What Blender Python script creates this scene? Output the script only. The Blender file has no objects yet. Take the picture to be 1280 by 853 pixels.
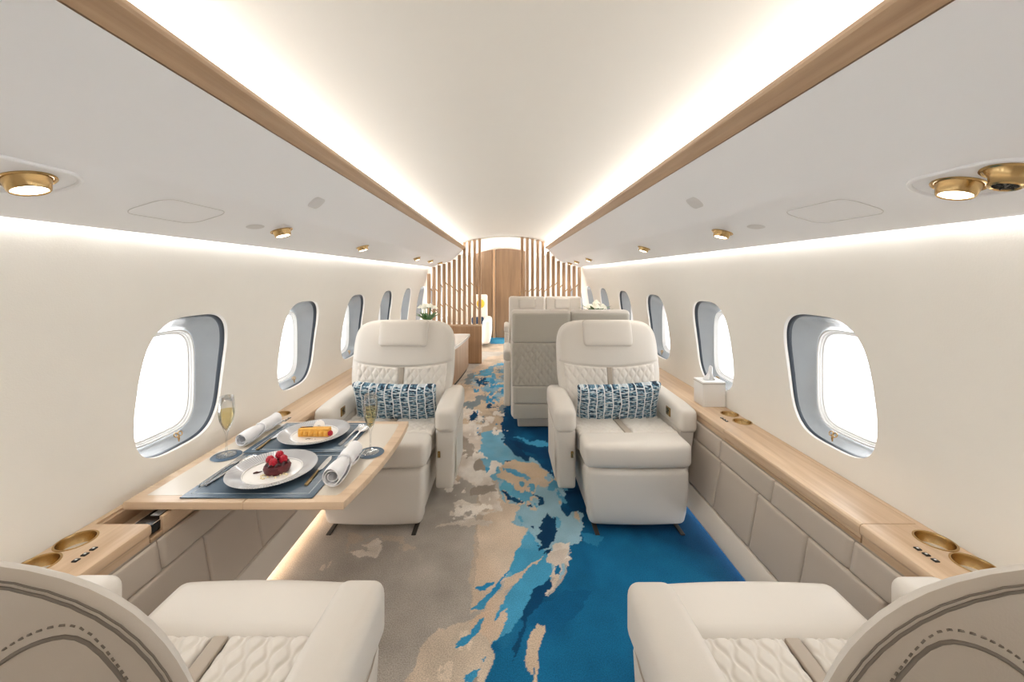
import bpy, bmesh, math, random
import numpy as np
from mathutils import Vector, Matrix
random.seed(7)
PI = math.pi
SC = bpy.context.scene
COL = SC.collection
H = 1.25            # eye height above the carpet

# ------------------------------------------------------------------ materials
def lin(c):
    c = c / 255.0
    return c / 12.92 if c <= 0.04045 else ((c + 0.055) / 1.055) ** 2.4
def rgb(r, g, b):
    return (lin(r), lin(g), lin(b), 1.0)

def new_mat(name):
    m = bpy.data.materials.new(name); m.use_nodes = True
    nt = m.node_tree
    return m, nt, nt.nodes['Principled BSDF']

def simple(name, col, rough=0.5, metal=0.0, spec=0.5, noise=0.0, nscale=40.0, bump=0.0, bscale=300.0, coat=0.0, sheen=0.0):
    m, nt, b = new_mat(name)
    b.inputs['Base Color'].default_value = col
    b.inputs['Roughness'].default_value = rough
    b.inputs['Metallic'].default_value = metal
    b.inputs['Specular IOR Level'].default_value = spec
    if coat: b.inputs['Coat Weight'].default_value = coat; b.inputs['Coat Roughness'].default_value = 0.15
    if sheen: b.inputs['Sheen Weight'].default_value = sheen
    tc = nt.nodes.new('ShaderNodeTexCoord')
    if noise:
        n = nt.nodes.new('ShaderNodeTexNoise'); n.inputs['Scale'].default_value = nscale; n.inputs['Detail'].default_value = 4
        nt.links.new(tc.outputs['Object'], n.inputs['Vector'])
        mx = nt.nodes.new('ShaderNodeMix'); mx.data_type = 'RGBA'
        d = tuple(max(0, c * (1 - noise)) for c in col[:3]) + (1,)
        l = tuple(min(1, c * (1 + noise)) for c in col[:3]) + (1,)
        mx.inputs[6].default_value = d; mx.inputs[7].default_value = l
        nt.links.new(n.outputs['Fac'], mx.inputs[0]); nt.links.new(mx.outputs[2], b.inputs['Base Color'])
    if bump:
        n2 = nt.nodes.new('ShaderNodeTexNoise'); n2.inputs['Scale'].default_value = bscale; n2.inputs['Detail'].default_value = 3
        nt.links.new(tc.outputs['Object'], n2.inputs['Vector'])
        bp = nt.nodes.new('ShaderNodeBump'); bp.inputs['Strength'].default_value = bump; bp.inputs['Distance'].default_value = 0.002
        nt.links.new(n2.outputs['Fac'], bp.inputs['Height']); nt.links.new(bp.outputs['Normal'], b.inputs['Normal'])
    return m

def wood(name, c1, c2, axis='y', rough=0.38, fine=1.0, coat=0.15):
    m, nt, b = new_mat(name)
    tc = nt.nodes.new('ShaderNodeTexCoord'); mp = nt.nodes.new('ShaderNodeMapping')
    a, s = 26.0 * fine, 1.1
    mp.inputs['Scale'].default_value = {'x': (s, a, a), 'y': (a, s, a), 'z': (a, a, s)}[axis]
    nt.links.new(tc.outputs['Object'], mp.inputs['Vector'])
    n = nt.nodes.new('ShaderNodeTexNoise'); n.inputs['Scale'].default_value = 1.0; n.inputs['Detail'].default_value = 6; n.inputs['Roughness'].default_value = 0.62
    n.inputs['Distortion'].default_value = 0.4
    nt.links.new(mp.outputs['Vector'], n.inputs['Vector'])
    cr = nt.nodes.new('ShaderNodeValToRGB')
    cr.color_ramp.elements[0].position = 0.33; cr.color_ramp.elements[0].color = c1
    cr.color_ramp.elements[1].position = 0.68; cr.color_ramp.elements[1].color = c2
    nt.links.new(n.outputs['Fac'], cr.inputs['Fac']); nt.links.new(cr.outputs['Color'], b.inputs['Base Color'])
    b.inputs['Roughness'].default_value = rough
    b.inputs['Coat Weight'].default_value = coat; b.inputs['Coat Roughness'].default_value = 0.2
    bp = nt.nodes.new('ShaderNodeBump'); bp.inputs['Strength'].default_value = 0.06; bp.inputs['Distance'].default_value = 0.002
    nt.links.new(n.outputs['Fac'], bp.inputs['Height']); nt.links.new(bp.outputs['Normal'], b.inputs['Normal'])
    return m

def emit(name, col, s):
    m, nt, b = new_mat(name)
    b.inputs['Base Color'].default_value = (0.8, 0.8, 0.8, 1)
    b.inputs['Emission Color'].default_value = col; b.inputs['Emission Strength'].default_value = s
    return m

def thin_glass(name, tint=(1, 1, 1, 1), refl=0.08, rough=0.02):
    m = bpy.data.materials.new(name); m.use_nodes = True
    nt = m.node_tree; nt.nodes.clear()
    o = nt.nodes.new('ShaderNodeOutputMaterial'); mx = nt.nodes.new('ShaderNodeMixShader')
    t = nt.nodes.new('ShaderNodeBsdfTransparent'); t.inputs['Color'].default_value = tint
    g = nt.nodes.new('ShaderNodeBsdfGlossy'); g.inputs['Roughness'].default_value = rough
    lw = nt.nodes.new('ShaderNodeLayerWeight'); lw.inputs['Blend'].default_value = 0.25
    ma = nt.nodes.new('ShaderNodeMath'); ma.operation = 'MULTIPLY_ADD'; ma.inputs[1].default_value = 0.55; ma.inputs[2].default_value = refl
    nt.links.new(lw.outputs['Fresnel'], ma.inputs[0]); nt.links.new(ma.outputs[0], mx.inputs['Fac'])
    nt.links.new(t.outputs[0], mx.inputs[1]); nt.links.new(g.outputs[0], mx.inputs[2]); nt.links.new(mx.outputs[0], o.inputs['Surface'])
    return m

M = {}
M['cream'] = simple('cream_leather', rgb(219, 213, 205), 0.42, bump=0.10, bscale=420, noise=0.02, nscale=6)
M['white_leather'] = simple('white_leather', rgb(230, 224, 216), 0.5, bump=0.10, bscale=420)
M['greige'] = simple('greige_leather', rgb(187, 176, 163), 0.45, bump=0.12, bscale=380, noise=0.03, nscale=5)
M['panel'] = simple('panel_leather', rgb(186, 174, 161), 0.5, bump=0.12, bscale=380, noise=0.03, nscale=5)
M['grey_leather'] = simple('grey_leather', rgb(190, 185, 174), 0.5, bump=0.1, bscale=380)
M['seam'] = simple('seam_thread', rgb(120, 110, 99), 0.8)
M['strip'] = simple('taupe_strip', rgb(178, 166, 152), 0.5)
M['wall'] = simple('wall_fabric', rgb(242, 239, 232), 0.75, bump=0.12, bscale=250, noise=0.012, nscale=14)
M['ceil'] = simple('ceiling_fabric', rgb(231, 227, 219), 0.8, noise=0.01, nscale=10, bump=0.05, bscale=200)
M['bin'] = simple('bin_paint', rgb(240, 242, 246), 0.35)
M['plate_grey'] = simple('grey_plate', rgb(212, 212, 213), 0.5)
M['kick'] = simple('kick_leather', rgb(212, 203, 192), 0.5, bump=0.1, bscale=380)
M['reveal'] = simple('window_reveal', rgb(158, 162, 165), 0.2, noise=0.10, nscale=9, coat=0.3)
M['lip'] = simple('window_lip', rgb(236, 232, 226), 0.45)
M['gasket'] = simple('window_gasket', rgb(52, 60, 70), 0.35)
M['white'] = simple('white_plastic', rgb(240, 239, 237), 0.4)
M['brass'] = simple('brushed_brass', rgb(192, 162, 114), 0.26, metal=1.0, noise=0.12, nscale=60)
M['dark_brass'] = simple('aged_brass', rgb(150, 118, 68), 0.35, metal=1.0)
M['black'] = simple('black_plastic', rgb(22, 22, 24), 0.25)
M['dark'] = simple('dark_recess', rgb(48, 44, 40), 0.6)
M['steel'] = simple('polished_steel', rgb(236, 236, 237), 0.22, metal=1.0)
M['wood_y'] = wood('light_oak_along', rgb(196, 165, 133), rgb(222, 195, 165), 'y')
M['wood_x'] = wood('light_oak_across', rgb(206, 177, 147), rgb(228, 203, 175), 'x')
M['trimwood'] = wood('warm_oak_trim', rgb(172, 142, 112), rgb(200, 170, 139), 'y')
M['wood_z'] = wood('oak_upright', rgb(168, 134, 104), rgb(196, 162, 130), 'z')
M['door_wood'] = wood('walnut_door', rgb(118, 92, 68), rgb(142, 113, 86), 'z', fine=0.6)
M['cabinet_wood'] = wood('cabinet_oak', rgb(160, 124, 90), rgb(188, 152, 118), 'z')
M['inlay'] = simple('table_inlay', rgb(214, 204, 190), 0.35, coat=0.3)
M['mat'] = simple('slate_leather_mat', rgb(76, 95, 112), 0.24, noise=0.06, nscale=20)
M['mat_line'] = simple('mat_inset_line', rgb(170, 180, 188), 0.3)
M['coaster'] = simple('coaster_leather', rgb(84, 104, 124), 0.24)
M['china'] = simple('white_china', rgb(243, 241, 238), 0.15, coat=0.5)
M['linen'] = simple('white_linen', rgb(240, 240, 243), 0.85, bump=0.25, bscale=500)
M['glass'] = thin_glass('clear_glass', (0.965, 0.97, 0.97, 1), 0.04)
M['pane'] = thin_glass('window_glass', (0.97, 0.98, 0.985, 1), 0.04)
M['wine'] = thin_glass('champagne', (0.96, 0.88, 0.62, 1), 0.03)
M['raspberry'] = simple('raspberry', rgb(190, 22, 48), 0.35, noise=0.25, nscale=120, bump=0.6, bscale=260)
M['choco'] = simple('dark_chocolate', rgb(62, 22, 24), 0.3, noise=0.4, nscale=70)
M['tart'] = simple('berry_tart', rgb(92, 26, 32), 0.4, noise=0.5, nscale=90, bump=0.5, bscale=150)
M['pastry'] = simple('golden_pastry', rgb(238, 172, 74), 0.55, noise=0.3, nscale=90, bump=0.5, bscale=200)
M['cream_food'] = simple('pastry_cream', rgb(250, 236, 200), 0.5)
M['leaf'] = simple('leaf_green', rgb(58, 108, 44), 0.45, noise=0.3, nscale=30)
M['petal'] = simple('white_petal', rgb(246, 245, 232), 0.6, noise=0.03, nscale=40)
M['tissue'] = simple('tissue_paper', rgb(246, 246, 246), 0.9)
M['teal_cloth'] = simple('navy_cloth', rgb(28, 52, 78), 0.8)
M['yellow'] = simple('yellow_satin', rgb(226, 176, 50), 0.5)
M['lens'] = emit('lamp_lens', (1.0, 0.86, 0.66, 1), 9.0)
M['led'] = emit('led_warm', (1.0, 0.72, 0.42, 1), 1.2)
M['led_white'] = emit('led_white', (1.0, 0.95, 0.86, 1), 3.0)
M['led_blue'] = emit('led_cool', (0.75, 0.9, 1.0, 1), 0.25)

# plate rim: fine radial ribs in grey on white
def rim_mat():
    m, nt, b = new_mat('ribbed_rim')
    tc = nt.nodes.new('ShaderNodeTexCoord')
    sp = nt.nodes.new('ShaderNodeSeparateXYZ'); nt.links.new(tc.outputs['Object'], sp.inputs[0])
    at = nt.nodes.new('ShaderNodeMath'); at.operation = 'ARCTAN2'
    nt.links.new(sp.outputs[1], at.inputs[0]); nt.links.new(sp.outputs[0], at.inputs[1])
    mu = nt.nodes.new('ShaderNodeMath'); mu.operation = 'MULTIPLY'; mu.inputs[1].default_value = 110.0
    nt.links.new(at.outputs[0], mu.inputs[0])
    si = nt.nodes.new('ShaderNodeMath'); si.operation = 'SINE'; nt.links.new(mu.outputs[0], si.inputs[0])
    mr = nt.nodes.new('ShaderNodeMapRange'); mr.inputs[1].default_value = -1; mr.inputs[2].default_value = 1
    nt.links.new(si.outputs[0], mr.inputs[0])
    mx = nt.nodes.new('ShaderNodeMix'); mx.data_type = 'RGBA'
    mx.inputs[6].default_value = rgb(158, 158, 162); mx.inputs[7].default_value = rgb(196, 195, 196)
    nt.links.new(mr.outputs[0], mx.inputs[0]); nt.links.new(mx.outputs[2], b.inputs['Base Color'])
    b.inputs['Roughness'].default_value = 0.22; b.inputs['Coat Weight'].default_value = 0.4
    return m
M['rim'] = rim_mat()

# throw-pillow weave: columns of teal brush cells between white lines
def pillow_mat():
    m, nt, b = new_mat('brushed_check_weave')
    N = nt.nodes.new; L = nt.links.new
    tc = N('ShaderNodeTexCoord'); sp = N('ShaderNodeSeparateXYZ'); L(tc.outputs['Object'], sp.inputs[0])
    def math_(op, a, bb=None, c=None):
        n = N('ShaderNodeMath'); n.operation = op
        for i, v in enumerate((a, bb, c)):
            if v is None: continue
            if isinstance(v, (int, float)): n.inputs[i].default_value = v
            else: L(v, n.inputs[i])
        return n.outputs[0]
    wob = N('ShaderNodeTexNoise'); wob.inputs['Scale'].default_value = 14; L(tc.outputs['Object'], wob.inputs['Vector'])
    w = math_('MULTIPLY_ADD', wob.outputs['Fac'], 0.02, -0.01)
    x = math_('ADD', sp.outputs[0], w); z = math_('ADD', sp.outputs[2], w)
    u = math_('MULTIPLY', x, 1 / 0.046); v = math_('MULTIPLY', z, 1 / 0.028)
    fu = math_('FRACT', u); 
    colid = math_('FLOOR', u)
    v2 = math_('ADD', v, math_('MULTIPLY', math_('FRACT', math_('MULTIPLY', colid, 0.37)), 1.0))
    fv = math_('FRACT', v2)
    lu = math_('GREATER_THAN', math_('ABSOLUTE', math_('SUBTRACT', fu, 0.5)), 0.43)
    lv = math_('GREATER_THAN', math_('ABSOLUTE', math_('SUBTRACT', fv, 0.5)), 0.42)
    cmb = N('ShaderNodeCombineXYZ'); L(math_('MULTIPLY', x, 40.0), cmb.inputs[0]); L(math_('MULTIPLY', z, 170.0), cmb.inputs[2]); L(colid, cmb.inputs[1])
    br = N('ShaderNodeTexNoise'); br.inputs['Scale'].default_value = 1.0; br.inputs['Detail'].default_value = 3; L(cmb.outputs[0], br.inputs['Vector'])
    cr = N('ShaderNodeValToRGB'); e = cr.color_ramp.elements
    e[0].position = 0.40; e[0].color = rgb(20, 34, 52); e[1].position = 0.63; e[1].color = rgb(218, 225, 229)
    a = e.new(0.475); a.color = rgb(48, 88, 116); a2 = e.new(0.55); a2.color = rgb(124, 162, 182)
    L(br.outputs['Fac'], cr.inputs['Fac'])
    mx = N('ShaderNodeMix'); mx.data_type = 'RGBA'; mx.inputs[7].default_value = rgb(226, 231, 234)
    L(math_('MAXIMUM', lu, math_('MULTIPLY', lv, 0.65)), mx.inputs[0]); L(cr.outputs['Color'], mx.inputs[6])
    L(mx.outputs[2], b.inputs['Base Color']); b.inputs['Roughness'].default_value = 0.8
    return m
M['pillow'] = pillow_mat()

# ------------------------------------------------------------------ mesh helpers
class MB:
    """collects shapes and links them as ONE mesh object"""
    def __init__(s): s.v = []; s.f = []; s.mi = []; s.cur = 0
    def add(s, verts, faces, X=None):
        o = len(s.v)
        s.v += [tuple(X @ Vector(p)) if X else tuple(p) for p in verts]
        s.f += [tuple(i + o for i in f) for f in faces]; s.mi += [s.cur] * len(faces)
        return s
    def build(s, name, mat, parent=None, loc=None, rot=None, sharp=40, smooth=True, recalc=True):
        me = bpy.data.meshes.new(name); me.from_pydata(s.v, [], s.f)
        for m in (mat if isinstance(mat, (list, tuple)) else [mat]): me.materials.append(m)
        if max(s.mi, default=0) > 0: me.polygons.foreach_set('material_index', s.mi)
        if recalc:
            bm = bmesh.new(); bm.from_mesh(me); bmesh.ops.remove_doubles(bm, verts=bm.verts, dist=1e-6)
            bmesh.ops.recalc_face_normals(bm, faces=bm.faces); bm.to_mesh(me); bm.free()
        if smooth:
            me.shade_smooth()
            if sharp: me.set_sharp_from_angle(angle=math.radians(sharp))
        o = bpy.data.objects.new(name, me); COL.objects.link(o)
        if parent: o.parent = parent
        if loc is not None: o.location = loc
        if rot is not None: o.rotation_euler = rot
        return o

def axis_samples(h, r, k, m=3):
    """coordinates from -h to h with m steps in each rounded end and k in the middle"""
    a = []
    for i in range(m): a.append(-h + r * (1 - math.cos(PI / 2 * i / m)) * 1.0)
    for i in range(k + 1): a.append(-h + r + (2 * h - 2 * r) * i / k)
    for i in range(m - 1, -1, -1): a.append(h - r * (1 - math.cos(PI / 2 * i / m)))
    return a

def rb(mb, half, r, c=(0, 0, 0), k=1, m=3, deform=None, X=None, puff=(0, 0, 0)):
    """rounded box: half sizes, edge radius, centre; k mid segments, m per rounded edge"""
    half = tuple(half); r = min(r, *[h * 0.999 for h in half])
    ks = k if isinstance(k, (tuple, list)) else (k, k, k)
    ax = [axis_samples(half[i], r, ks[i], m) for i in range(3)]
    n = [len(a) for a in ax]
    idx = {}; vs = []; fs = []
    def vert(i, j, l):
        key = (i, j, l)
        if key in idx: return idx[key]
        q = [ax[0][i], ax[1][j], ax[2][l]]
        inn = [half[t] - r for t in range(3)]
        cl = [max(-inn[t], min(inn[t], q[t])) for t in range(3)]
        d = [q[t] - cl[t] for t in range(3)]; L = math.sqrt(sum(t * t for t in d))
        if L > 1e-9: q = [cl[t] + d[t] / L * r for t in range(3)]
        w = [1 - (q[t] / half[t]) ** 2 for t in range(3)]
        for t in range(3):
            if puff[t]: 
                a, b2 = (t + 1) % 3, (t + 2) % 3
                q[t] += (q[t] / half[t]) * puff[t] * max(0, w[a]) * max(0, w[b2])
        p = (q[0] + c[0], q[1] + c[1], q[2] + c[2])
        if deform: p = deform(*p)
        idx[key] = len(vs); vs.append(p); return idx[key]
    for a in range(3):
        b2, c2 = (a + 1) % 3, (a + 2) % 3
        for side in (0, n[a] - 1):
            for i in range(n[b2] - 1):
                for j in range(n[c2] - 1):
                    q = []
                    for (di, dj) in ((0, 0), (1, 0), (1, 1), (0, 1)):
                        ijk = [0, 0, 0]; ijk[a] = side; ijk[b2] = i + di; ijk[c2] = j + dj
                        q.append(vert(*ijk))
                    fs.append(tuple(q if side else q[::-1]))
    return mb.add(vs, fs, X)

def plate(mb, outline, tf, tb, p=5.0, rings=10, front=True, back=True, fn=None, X=None):
    """puffed plate: closed outline [(x,s)], front bulge tf, back bulge tb; fn(x,s,d) -> point"""
    cx = sum(a[0] for a in outline) / len(outline); cs = sum(a[1] for a in outline) / len(outline)
    N = len(outline)
    fn = fn or (lambda x, s, d: (x, d, s))
    rho = [math.sin(PI / 2 * (i / rings)) for i in range(rings + 1)]
    for sgn, T, on in ((1, tf, front), (-1, tb, back)):
        if not on: continue
        vs = [fn(cx, cs, sgn * T)]; fs = []
        for k in range(1, rings + 1):
            q = rho[k]; d = sgn * T * max(0.0, 1 - q ** p) ** (1 / p) if k < rings else 0.0
            for (x, s) in outline: vs.append(fn(cx + q * (x - cx), cs + q * (s - cs), d))
        for i in range(N): fs.append((0, 1 + i, 1 + (i + 1) % N))
        for k in range(1, rings):
            a, b2 = 1 + (k - 1) * N, 1 + k * N
            for i in range(N):
                j = (i + 1) % N; fs.append((a + i, b2 + i, b2 + j, a + j))
        mb.add(vs, fs, X)
    return mb

def rrect(hx, hs, r, n=6, c=(0, 0)):
    out = []
    for qx, qs, a0 in ((1, 1, 0), (-1, 1, 90), (-1, -1, 180), (1, -1, 270)):
        for i in range(n + 1):
            a = math.radians(a0 + 90 * i / n)
            out.append((c[0] + qx * (hx - r) + r * math.cos(a), c[1] + qs * (hs - r) + r * math.sin(a)))
    return out

def densify(pts, step):
    out = []
    for i in range(len(pts)):
        a, b2 = pts[i], pts[(i + 1) % len(pts)]
        n = max(1, int(math.hypot(b2[0] - a[0], b2[1] - a[1]) / step))
        out += [(a[0] + (b2[0] - a[0]) * t / n, a[1] + (b2[1] - a[1]) * t / n) for t in range(n)]
    return out

def lathe(mb, prof, n=32, X=None, cap=True):
    vs = []; fs = []
    for (r, z) in prof:
        for i in range(n):
            a = 2 * PI * i / n; vs.append((r * math.cos(a), r * math.sin(a), z))
    for k in range(len(prof) - 1):
        for i in range(n):
            j = (i + 1) % n; fs.append((k * n + i, k * n + j, (k + 1) * n + j, (k + 1) * n + i))
    if cap:
        if prof[0][0] > 1e-6: fs.append(tuple(range(n - 1, -1, -1)))
        if prof[-1][0] > 1e-6: fs.append(tuple((len(prof) - 1) * n + i for i in range(n)))
    return mb.add(vs, fs, X)

def tube(mb, pts, r, n=6, closed=False, X=None):
    pts = [Vector(p) for p in pts]; N = len(pts)
    vs = []; fs = []
    rr = r if callable(r) else (lambda t: r)
    prev = None
    for i, p in enumerate(pts):
        a = pts[(i - 1) % N] if (closed or i > 0) else pts[i]
        b2 = pts[(i + 1) % N] if (closed or i < N - 1) else pts[i]
        t = (b2 - a).normalized()
        up = prev if prev is not None else (Vector((0, 0, 1)) if abs(t.z) < 0.9 else Vector((1, 0, 0)))
        s = t.cross(up)
        if s.length < 1e-5: s = t.cross(Vector((1, 0, 0.3)))
        s.normalize(); u = s.cross(t).normalized(); prev = u
        R = rr(i / max(1, N - 1))
        for k in range(n):
            a2 = 2 * PI * k / n; vs.append(p + s * (R * math.cos(a2)) + u * (R * math.sin(a2)))
    M_ = N if closed else N - 1
    for i in range(M_):
        a, b2 = i * n, ((i + 1) % N) * n
        for k in range(n):
            j = (k + 1) % n; fs.append((a + k, a + j, b2 + j, b2 + k))
    if not closed: fs += [tuple(range(n - 1, -1, -1)), tuple((N - 1) * n + k for k in range(n))]
    return mb.add(vs, fs, X)

def extrude(mb, poly, y0, y1, ny=1, swap=None):
    """closed polygon in (x,z) swept along y"""
    N = len(poly); vs = []; fs = []
    for k in range(ny + 1):
        y = y0 + (y1 - y0) * k / ny
        vs += [(x, y, z) for (x, z) in poly]
    for k in range(ny):
        for i in range(N):
            j = (i + 1) % N; fs.append((k * N + i, k * N + j, (k + 1) * N + j, (k + 1) * N + i))
    fs += [tuple(range(N - 1, -1, -1)), tuple(ny * N + i for i in range(N))]
    if swap: vs = [swap(*p) for p in vs]
    return mb.add(vs, fs)

def prism(mb, poly, z0, z1, X=None):
    """closed polygon in (x,y) between heights z0 and z1"""
    N = len(poly)
    vs = [(x, y, z0) for x, y in poly] + [(x, y, z1) for x, y in poly]
    fs = [tuple(range(N - 1, -1, -1)), tuple(range(N, 2 * N))] + [(i, (i + 1) % N, N + (i + 1) % N, N + i) for i in range(N)]
    return mb.add(vs, fs, X)

def thing(name, label, cat, loc=(0, 0, 0), rz=0.0, group=None):
    o = bpy.data.objects.new(name, None); o.empty_display_size = 0.05; COL.objects.link(o)
    o.location = loc; o.rotation_euler = (0, 0, rz)
    return tag(o, label, cat, group)
def tag(o, label, cat, group=None):
    o['label'] = label; o['category'] = cat
    if group: o['group'] = group
    return o
def struct(o):
    o['kind'] = 'structure'; return o
def kids(o): return [c for c in COL.objects if c.parent == o]
def dup(root, loc, rz, label, group=None):
    r = root.copy(); COL.objects.link(r); r.location = loc; r.rotation_euler = (0, 0, rz); r['label'] = label
    if group: r['group'] = group
    for ch in kids(root):
        c = ch.copy(); COL.objects.link(c); c.parent = r
        for g in kids(ch):
            d = g.copy(); COL.objects.link(d); d.parent = c
    return r
# ------------------------------------------------------------------ shell
Y0, Y1 = -1.6, 7.95
YW = [1.48 + 0.81 * k for k in range(-3, 8)]
WZ = [0.44, .6, .7, .85, 1.0, 1.1, 1.2, 1.3, 1.4, 1.55]
WX = [1.224, 1.228, 1.222, 1.207, 1.183, 1.163, 1.141, 1.117, 1.090, 1.035]
def wallx(z):
    # Catmull-Rom through the section points
    i = max(0, min(len(WZ) - 2, sum(1 for q in WZ if q <= z) - 1))
    t = (z - WZ[i]) / (WZ[i + 1] - WZ[i])
    p = [WX[max(0, min(len(WX) - 1, i + k))] for k in (-1, 0, 1, 2)]
    return 0.5 * (2 * p[1] + (p[2] - p[0]) * t + (2 * p[0] - 5 * p[1] + 4 * p[2] - p[3]) * t * t + (3 * p[1] - p[0] - 3 * p[2] + p[3]) * t ** 3)
def ceilz(x): return 1.825 - 0.255 * x * x

NW = 64
def sup(hx, hz, n, c):
    out = []
    for i in range(NW):
        a = 2 * PI * i / NW + PI / NW
        ca, sa = math.cos(a), math.sin(a)
        out.append((c[0] + hx * math.copysign(abs(ca) ** (2 / n), ca), c[1] + hz * math.copysign(abs(sa) ** (2 / n), sa)))
    return out
def opening(yc): return sup(0.198, 0.250, 3.5, (yc, 0.853))

def build_wall(sg, name):
    mb = MB()
    zlo, zhi = 0.44, 1.55
    zs = np.linspace(zlo, zhi, 17)
    def strip(ya, yb, n=2):
        ys = np.linspace(ya, yb, n + 1)
        vs = [(sg * wallx(z), y, z) for y in ys for z in zs]; fs = []
        m = len(zs)
        for i in range(n):
            for j in range(m - 1): fs.append((i * m + j, i * m + j + 1, (i + 1) * m + j + 1, (i + 1) * m + j))
        mb.add(vs, fs)
    strip(Y0, YW[0] - .405); strip(YW[-1] + .405, Y1)
    for yc in YW:
        inner = opening(yc); hy = .405
        outer = []
        for (y, z) in inner:
            dy, dz = y - yc, z - 0.86
            # project along the same direction on to the bay's rectangle
            k = min(hy / abs(dy) if abs(dy) > 1e-9 else 9e9, ((zhi - .86) if dz > 0 else (.86 - zlo)) / abs(dz) if abs(dz) > 1e-9 else 9e9)
            outer.append([yc + dy * k, 0.86 + dz * k])
        # snap corners so neighbouring bays close up
        for cy in (-hy, hy):
            for cz in (zlo, zhi):
                q = min(range(NW), key=lambda i: (outer[i][0] - yc - cy) ** 2 + (outer[i][1] - cz) ** 2)
                outer[q] = [yc + cy, cz]
        R = 8; vs = []; fs = []
        for r in range(R + 1):
            t = (r / R) ** 1.3
            for i in range(NW):
                y = inner[i][0] + (outer[i][0] - inner[i][0]) * t; z = inner[i][1] + (outer[i][1] - inner[i][1]) * t
                vs.append((sg * wallx(z), y, z))
        for r in range(R):
            for i in range(NW):
                j = (i + 1) % NW; fs.append((r * NW + i, r * NW + j, (r + 1) * NW + j, (r + 1) * NW + i))
        mb.add(vs, fs)
    return struct(mb.build(name, M['wall'], sharp=60))

build_wall(-1, 'wall_left'); build_wall(1, 'wall_right')

def ring_strip(mb, loops):
    N = len(loops[0]); vs = [p for l in loops for p in l]; fs = []
    for k in range(len(loops) - 1):
        for i in range(N):
            j = (i + 1) % N; fs.append((k * N + i, k * N + j, (k + 1) * N + j, (k + 1) * N + i))
    mb.add(vs, fs)

def build_window(sg, yc, nm, full):
    D = 0.105
    op = opening(yc); pn = sup(0.158, 0.200, 4.4, (yc, 0.836))
    def loop(t, depth, sh=0.0):
        out = []
        for (a, b2) in zip(op, pn):
            y = a[0] + (b2[0] - a[0]) * t; z = a[1] + (b2[1] - a[1]) * t
            y = yc + (y - yc) * (1 - sh); z = .845 + (z - .845) * (1 - sh)
            xw = wallx(a[1]) * (1 - t) + 1.208 * t
            out.append((sg * (xw + depth), y, z))
        return out
    mb = MB()
    ring_strip(mb, [loop(0.045, .0110), loop(.12, .020), loop(.30, .045), loop(.55, .072), loop(.8, .093), loop(1, D)])
    w = struct(mb.build(nm, M['reveal'], sharp=70))
    lp = MB(); ring_strip(lp, [loop(0, 0), loop(0.012, .0010), loop(.028, .004), loop(0.040, .008), loop(.050, .0115)]); lp.build('window_lip', M['lip'], w, sharp=70)
    g = MB(); ring_strip(g, [loop(.055, .0115), loop(.075, .0115), loop(.115, .0165), loop(.155, .0220), loop(.17, .0285)])
    if full: g.build('gasket', M['gasket'], w, sharp=50)
    f = MB(); ring_strip(f, [loop(.97, D - .012), loop(1, D - .012, .02), loop(1, D - .004, .035), loop(1, D - .004, .045), loop(1, D + .004, .055), loop(1, D + .004, .075), loop(1, D + .012, .09), loop(1, D + .03, .09)])
    f.build('window_frame', M['white'], w, sharp=30)
    p = MB(); l = loop(1, D + .018, .085); l2 = loop(1, D + .022, .085)
    p.add(l + l2, [tuple(range(NW)), tuple(range(2 * NW - 1, NW - 1, -1))] + [(i, (i + 1) % NW, NW + (i + 1) % NW, NW + i) for i in range(NW)])
    p.build('pane', M['pane'], w, smooth=False)
    if full:
        # little brass pull with two loops at the sill
        k = MB(); xx = wallx(.640) + .010
        for s in (-1, 1):
            k_pts = [(sg * (xx + .004 * math.sin(a)), yc + s * .009 + .0085 * math.cos(a), .652 + .0075 * math.sin(a)) for a in [2 * PI * i / 14 for i in range(14)]]
            tube(k, k_pts, .0019, 6, closed=True)
        tube(k, [(sg * xx, yc - .002, .646), (sg * (xx - .001), yc, .636), (sg * (xx - .003), yc + .001, .624)], .0022, 6)
        tube(k, [(sg * xx, yc + .006, .644), (sg * (xx - .002), yc + .005, .630)], .0016, 6)
        k.build('shade_pull', M['brass'], w)
    return w

n = 1
for sg in (-1, 1):
    for yc in YW:
        build_window(sg, yc, 'window_%d' % n, 0.5 < yc < 4); n += 1

# ceiling
mb = MB(); xs = np.linspace(-1.10, 1.10, 45)
ys = [Y0, 1, 3, 5.575, Y1]
vs = [(x, y, ceilz(x)) for y in ys for x in xs]; m = len(xs)
mb.add(vs, [(i * m + j, i * m + j + 1, (i + 1) * m + j + 1, (i + 1) * m + j) for i in range(len(ys) - 1) for j in range(m - 1)])
struct(mb.build('ceiling', M['ceil'], sharp=0))

# end walls: the aft bulkhead and the wall behind the camera
def section_poly():
    zs = np.linspace(0.44, 1.54, 14)
    r = [(wallx(z), z) for z in zs]
    top = [(x, ceilz(x)) for x in np.linspace(1.03, -1.03, 21)]
    return [(-1.224, 0.0), (1.224, 0.0)] + r + top + [(-x, z) for (x, z) in reversed(r)]
mb = MB(); extrude(mb, section_poly(), Y1, Y1 + .03); struct(mb.build('wall_front', M['wall'], smooth=False))
mb = MB(); extrude(mb, section_poly(), Y0 - .03, Y0); struct(mb.build('wall_back', M['wall'], smooth=False))

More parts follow.
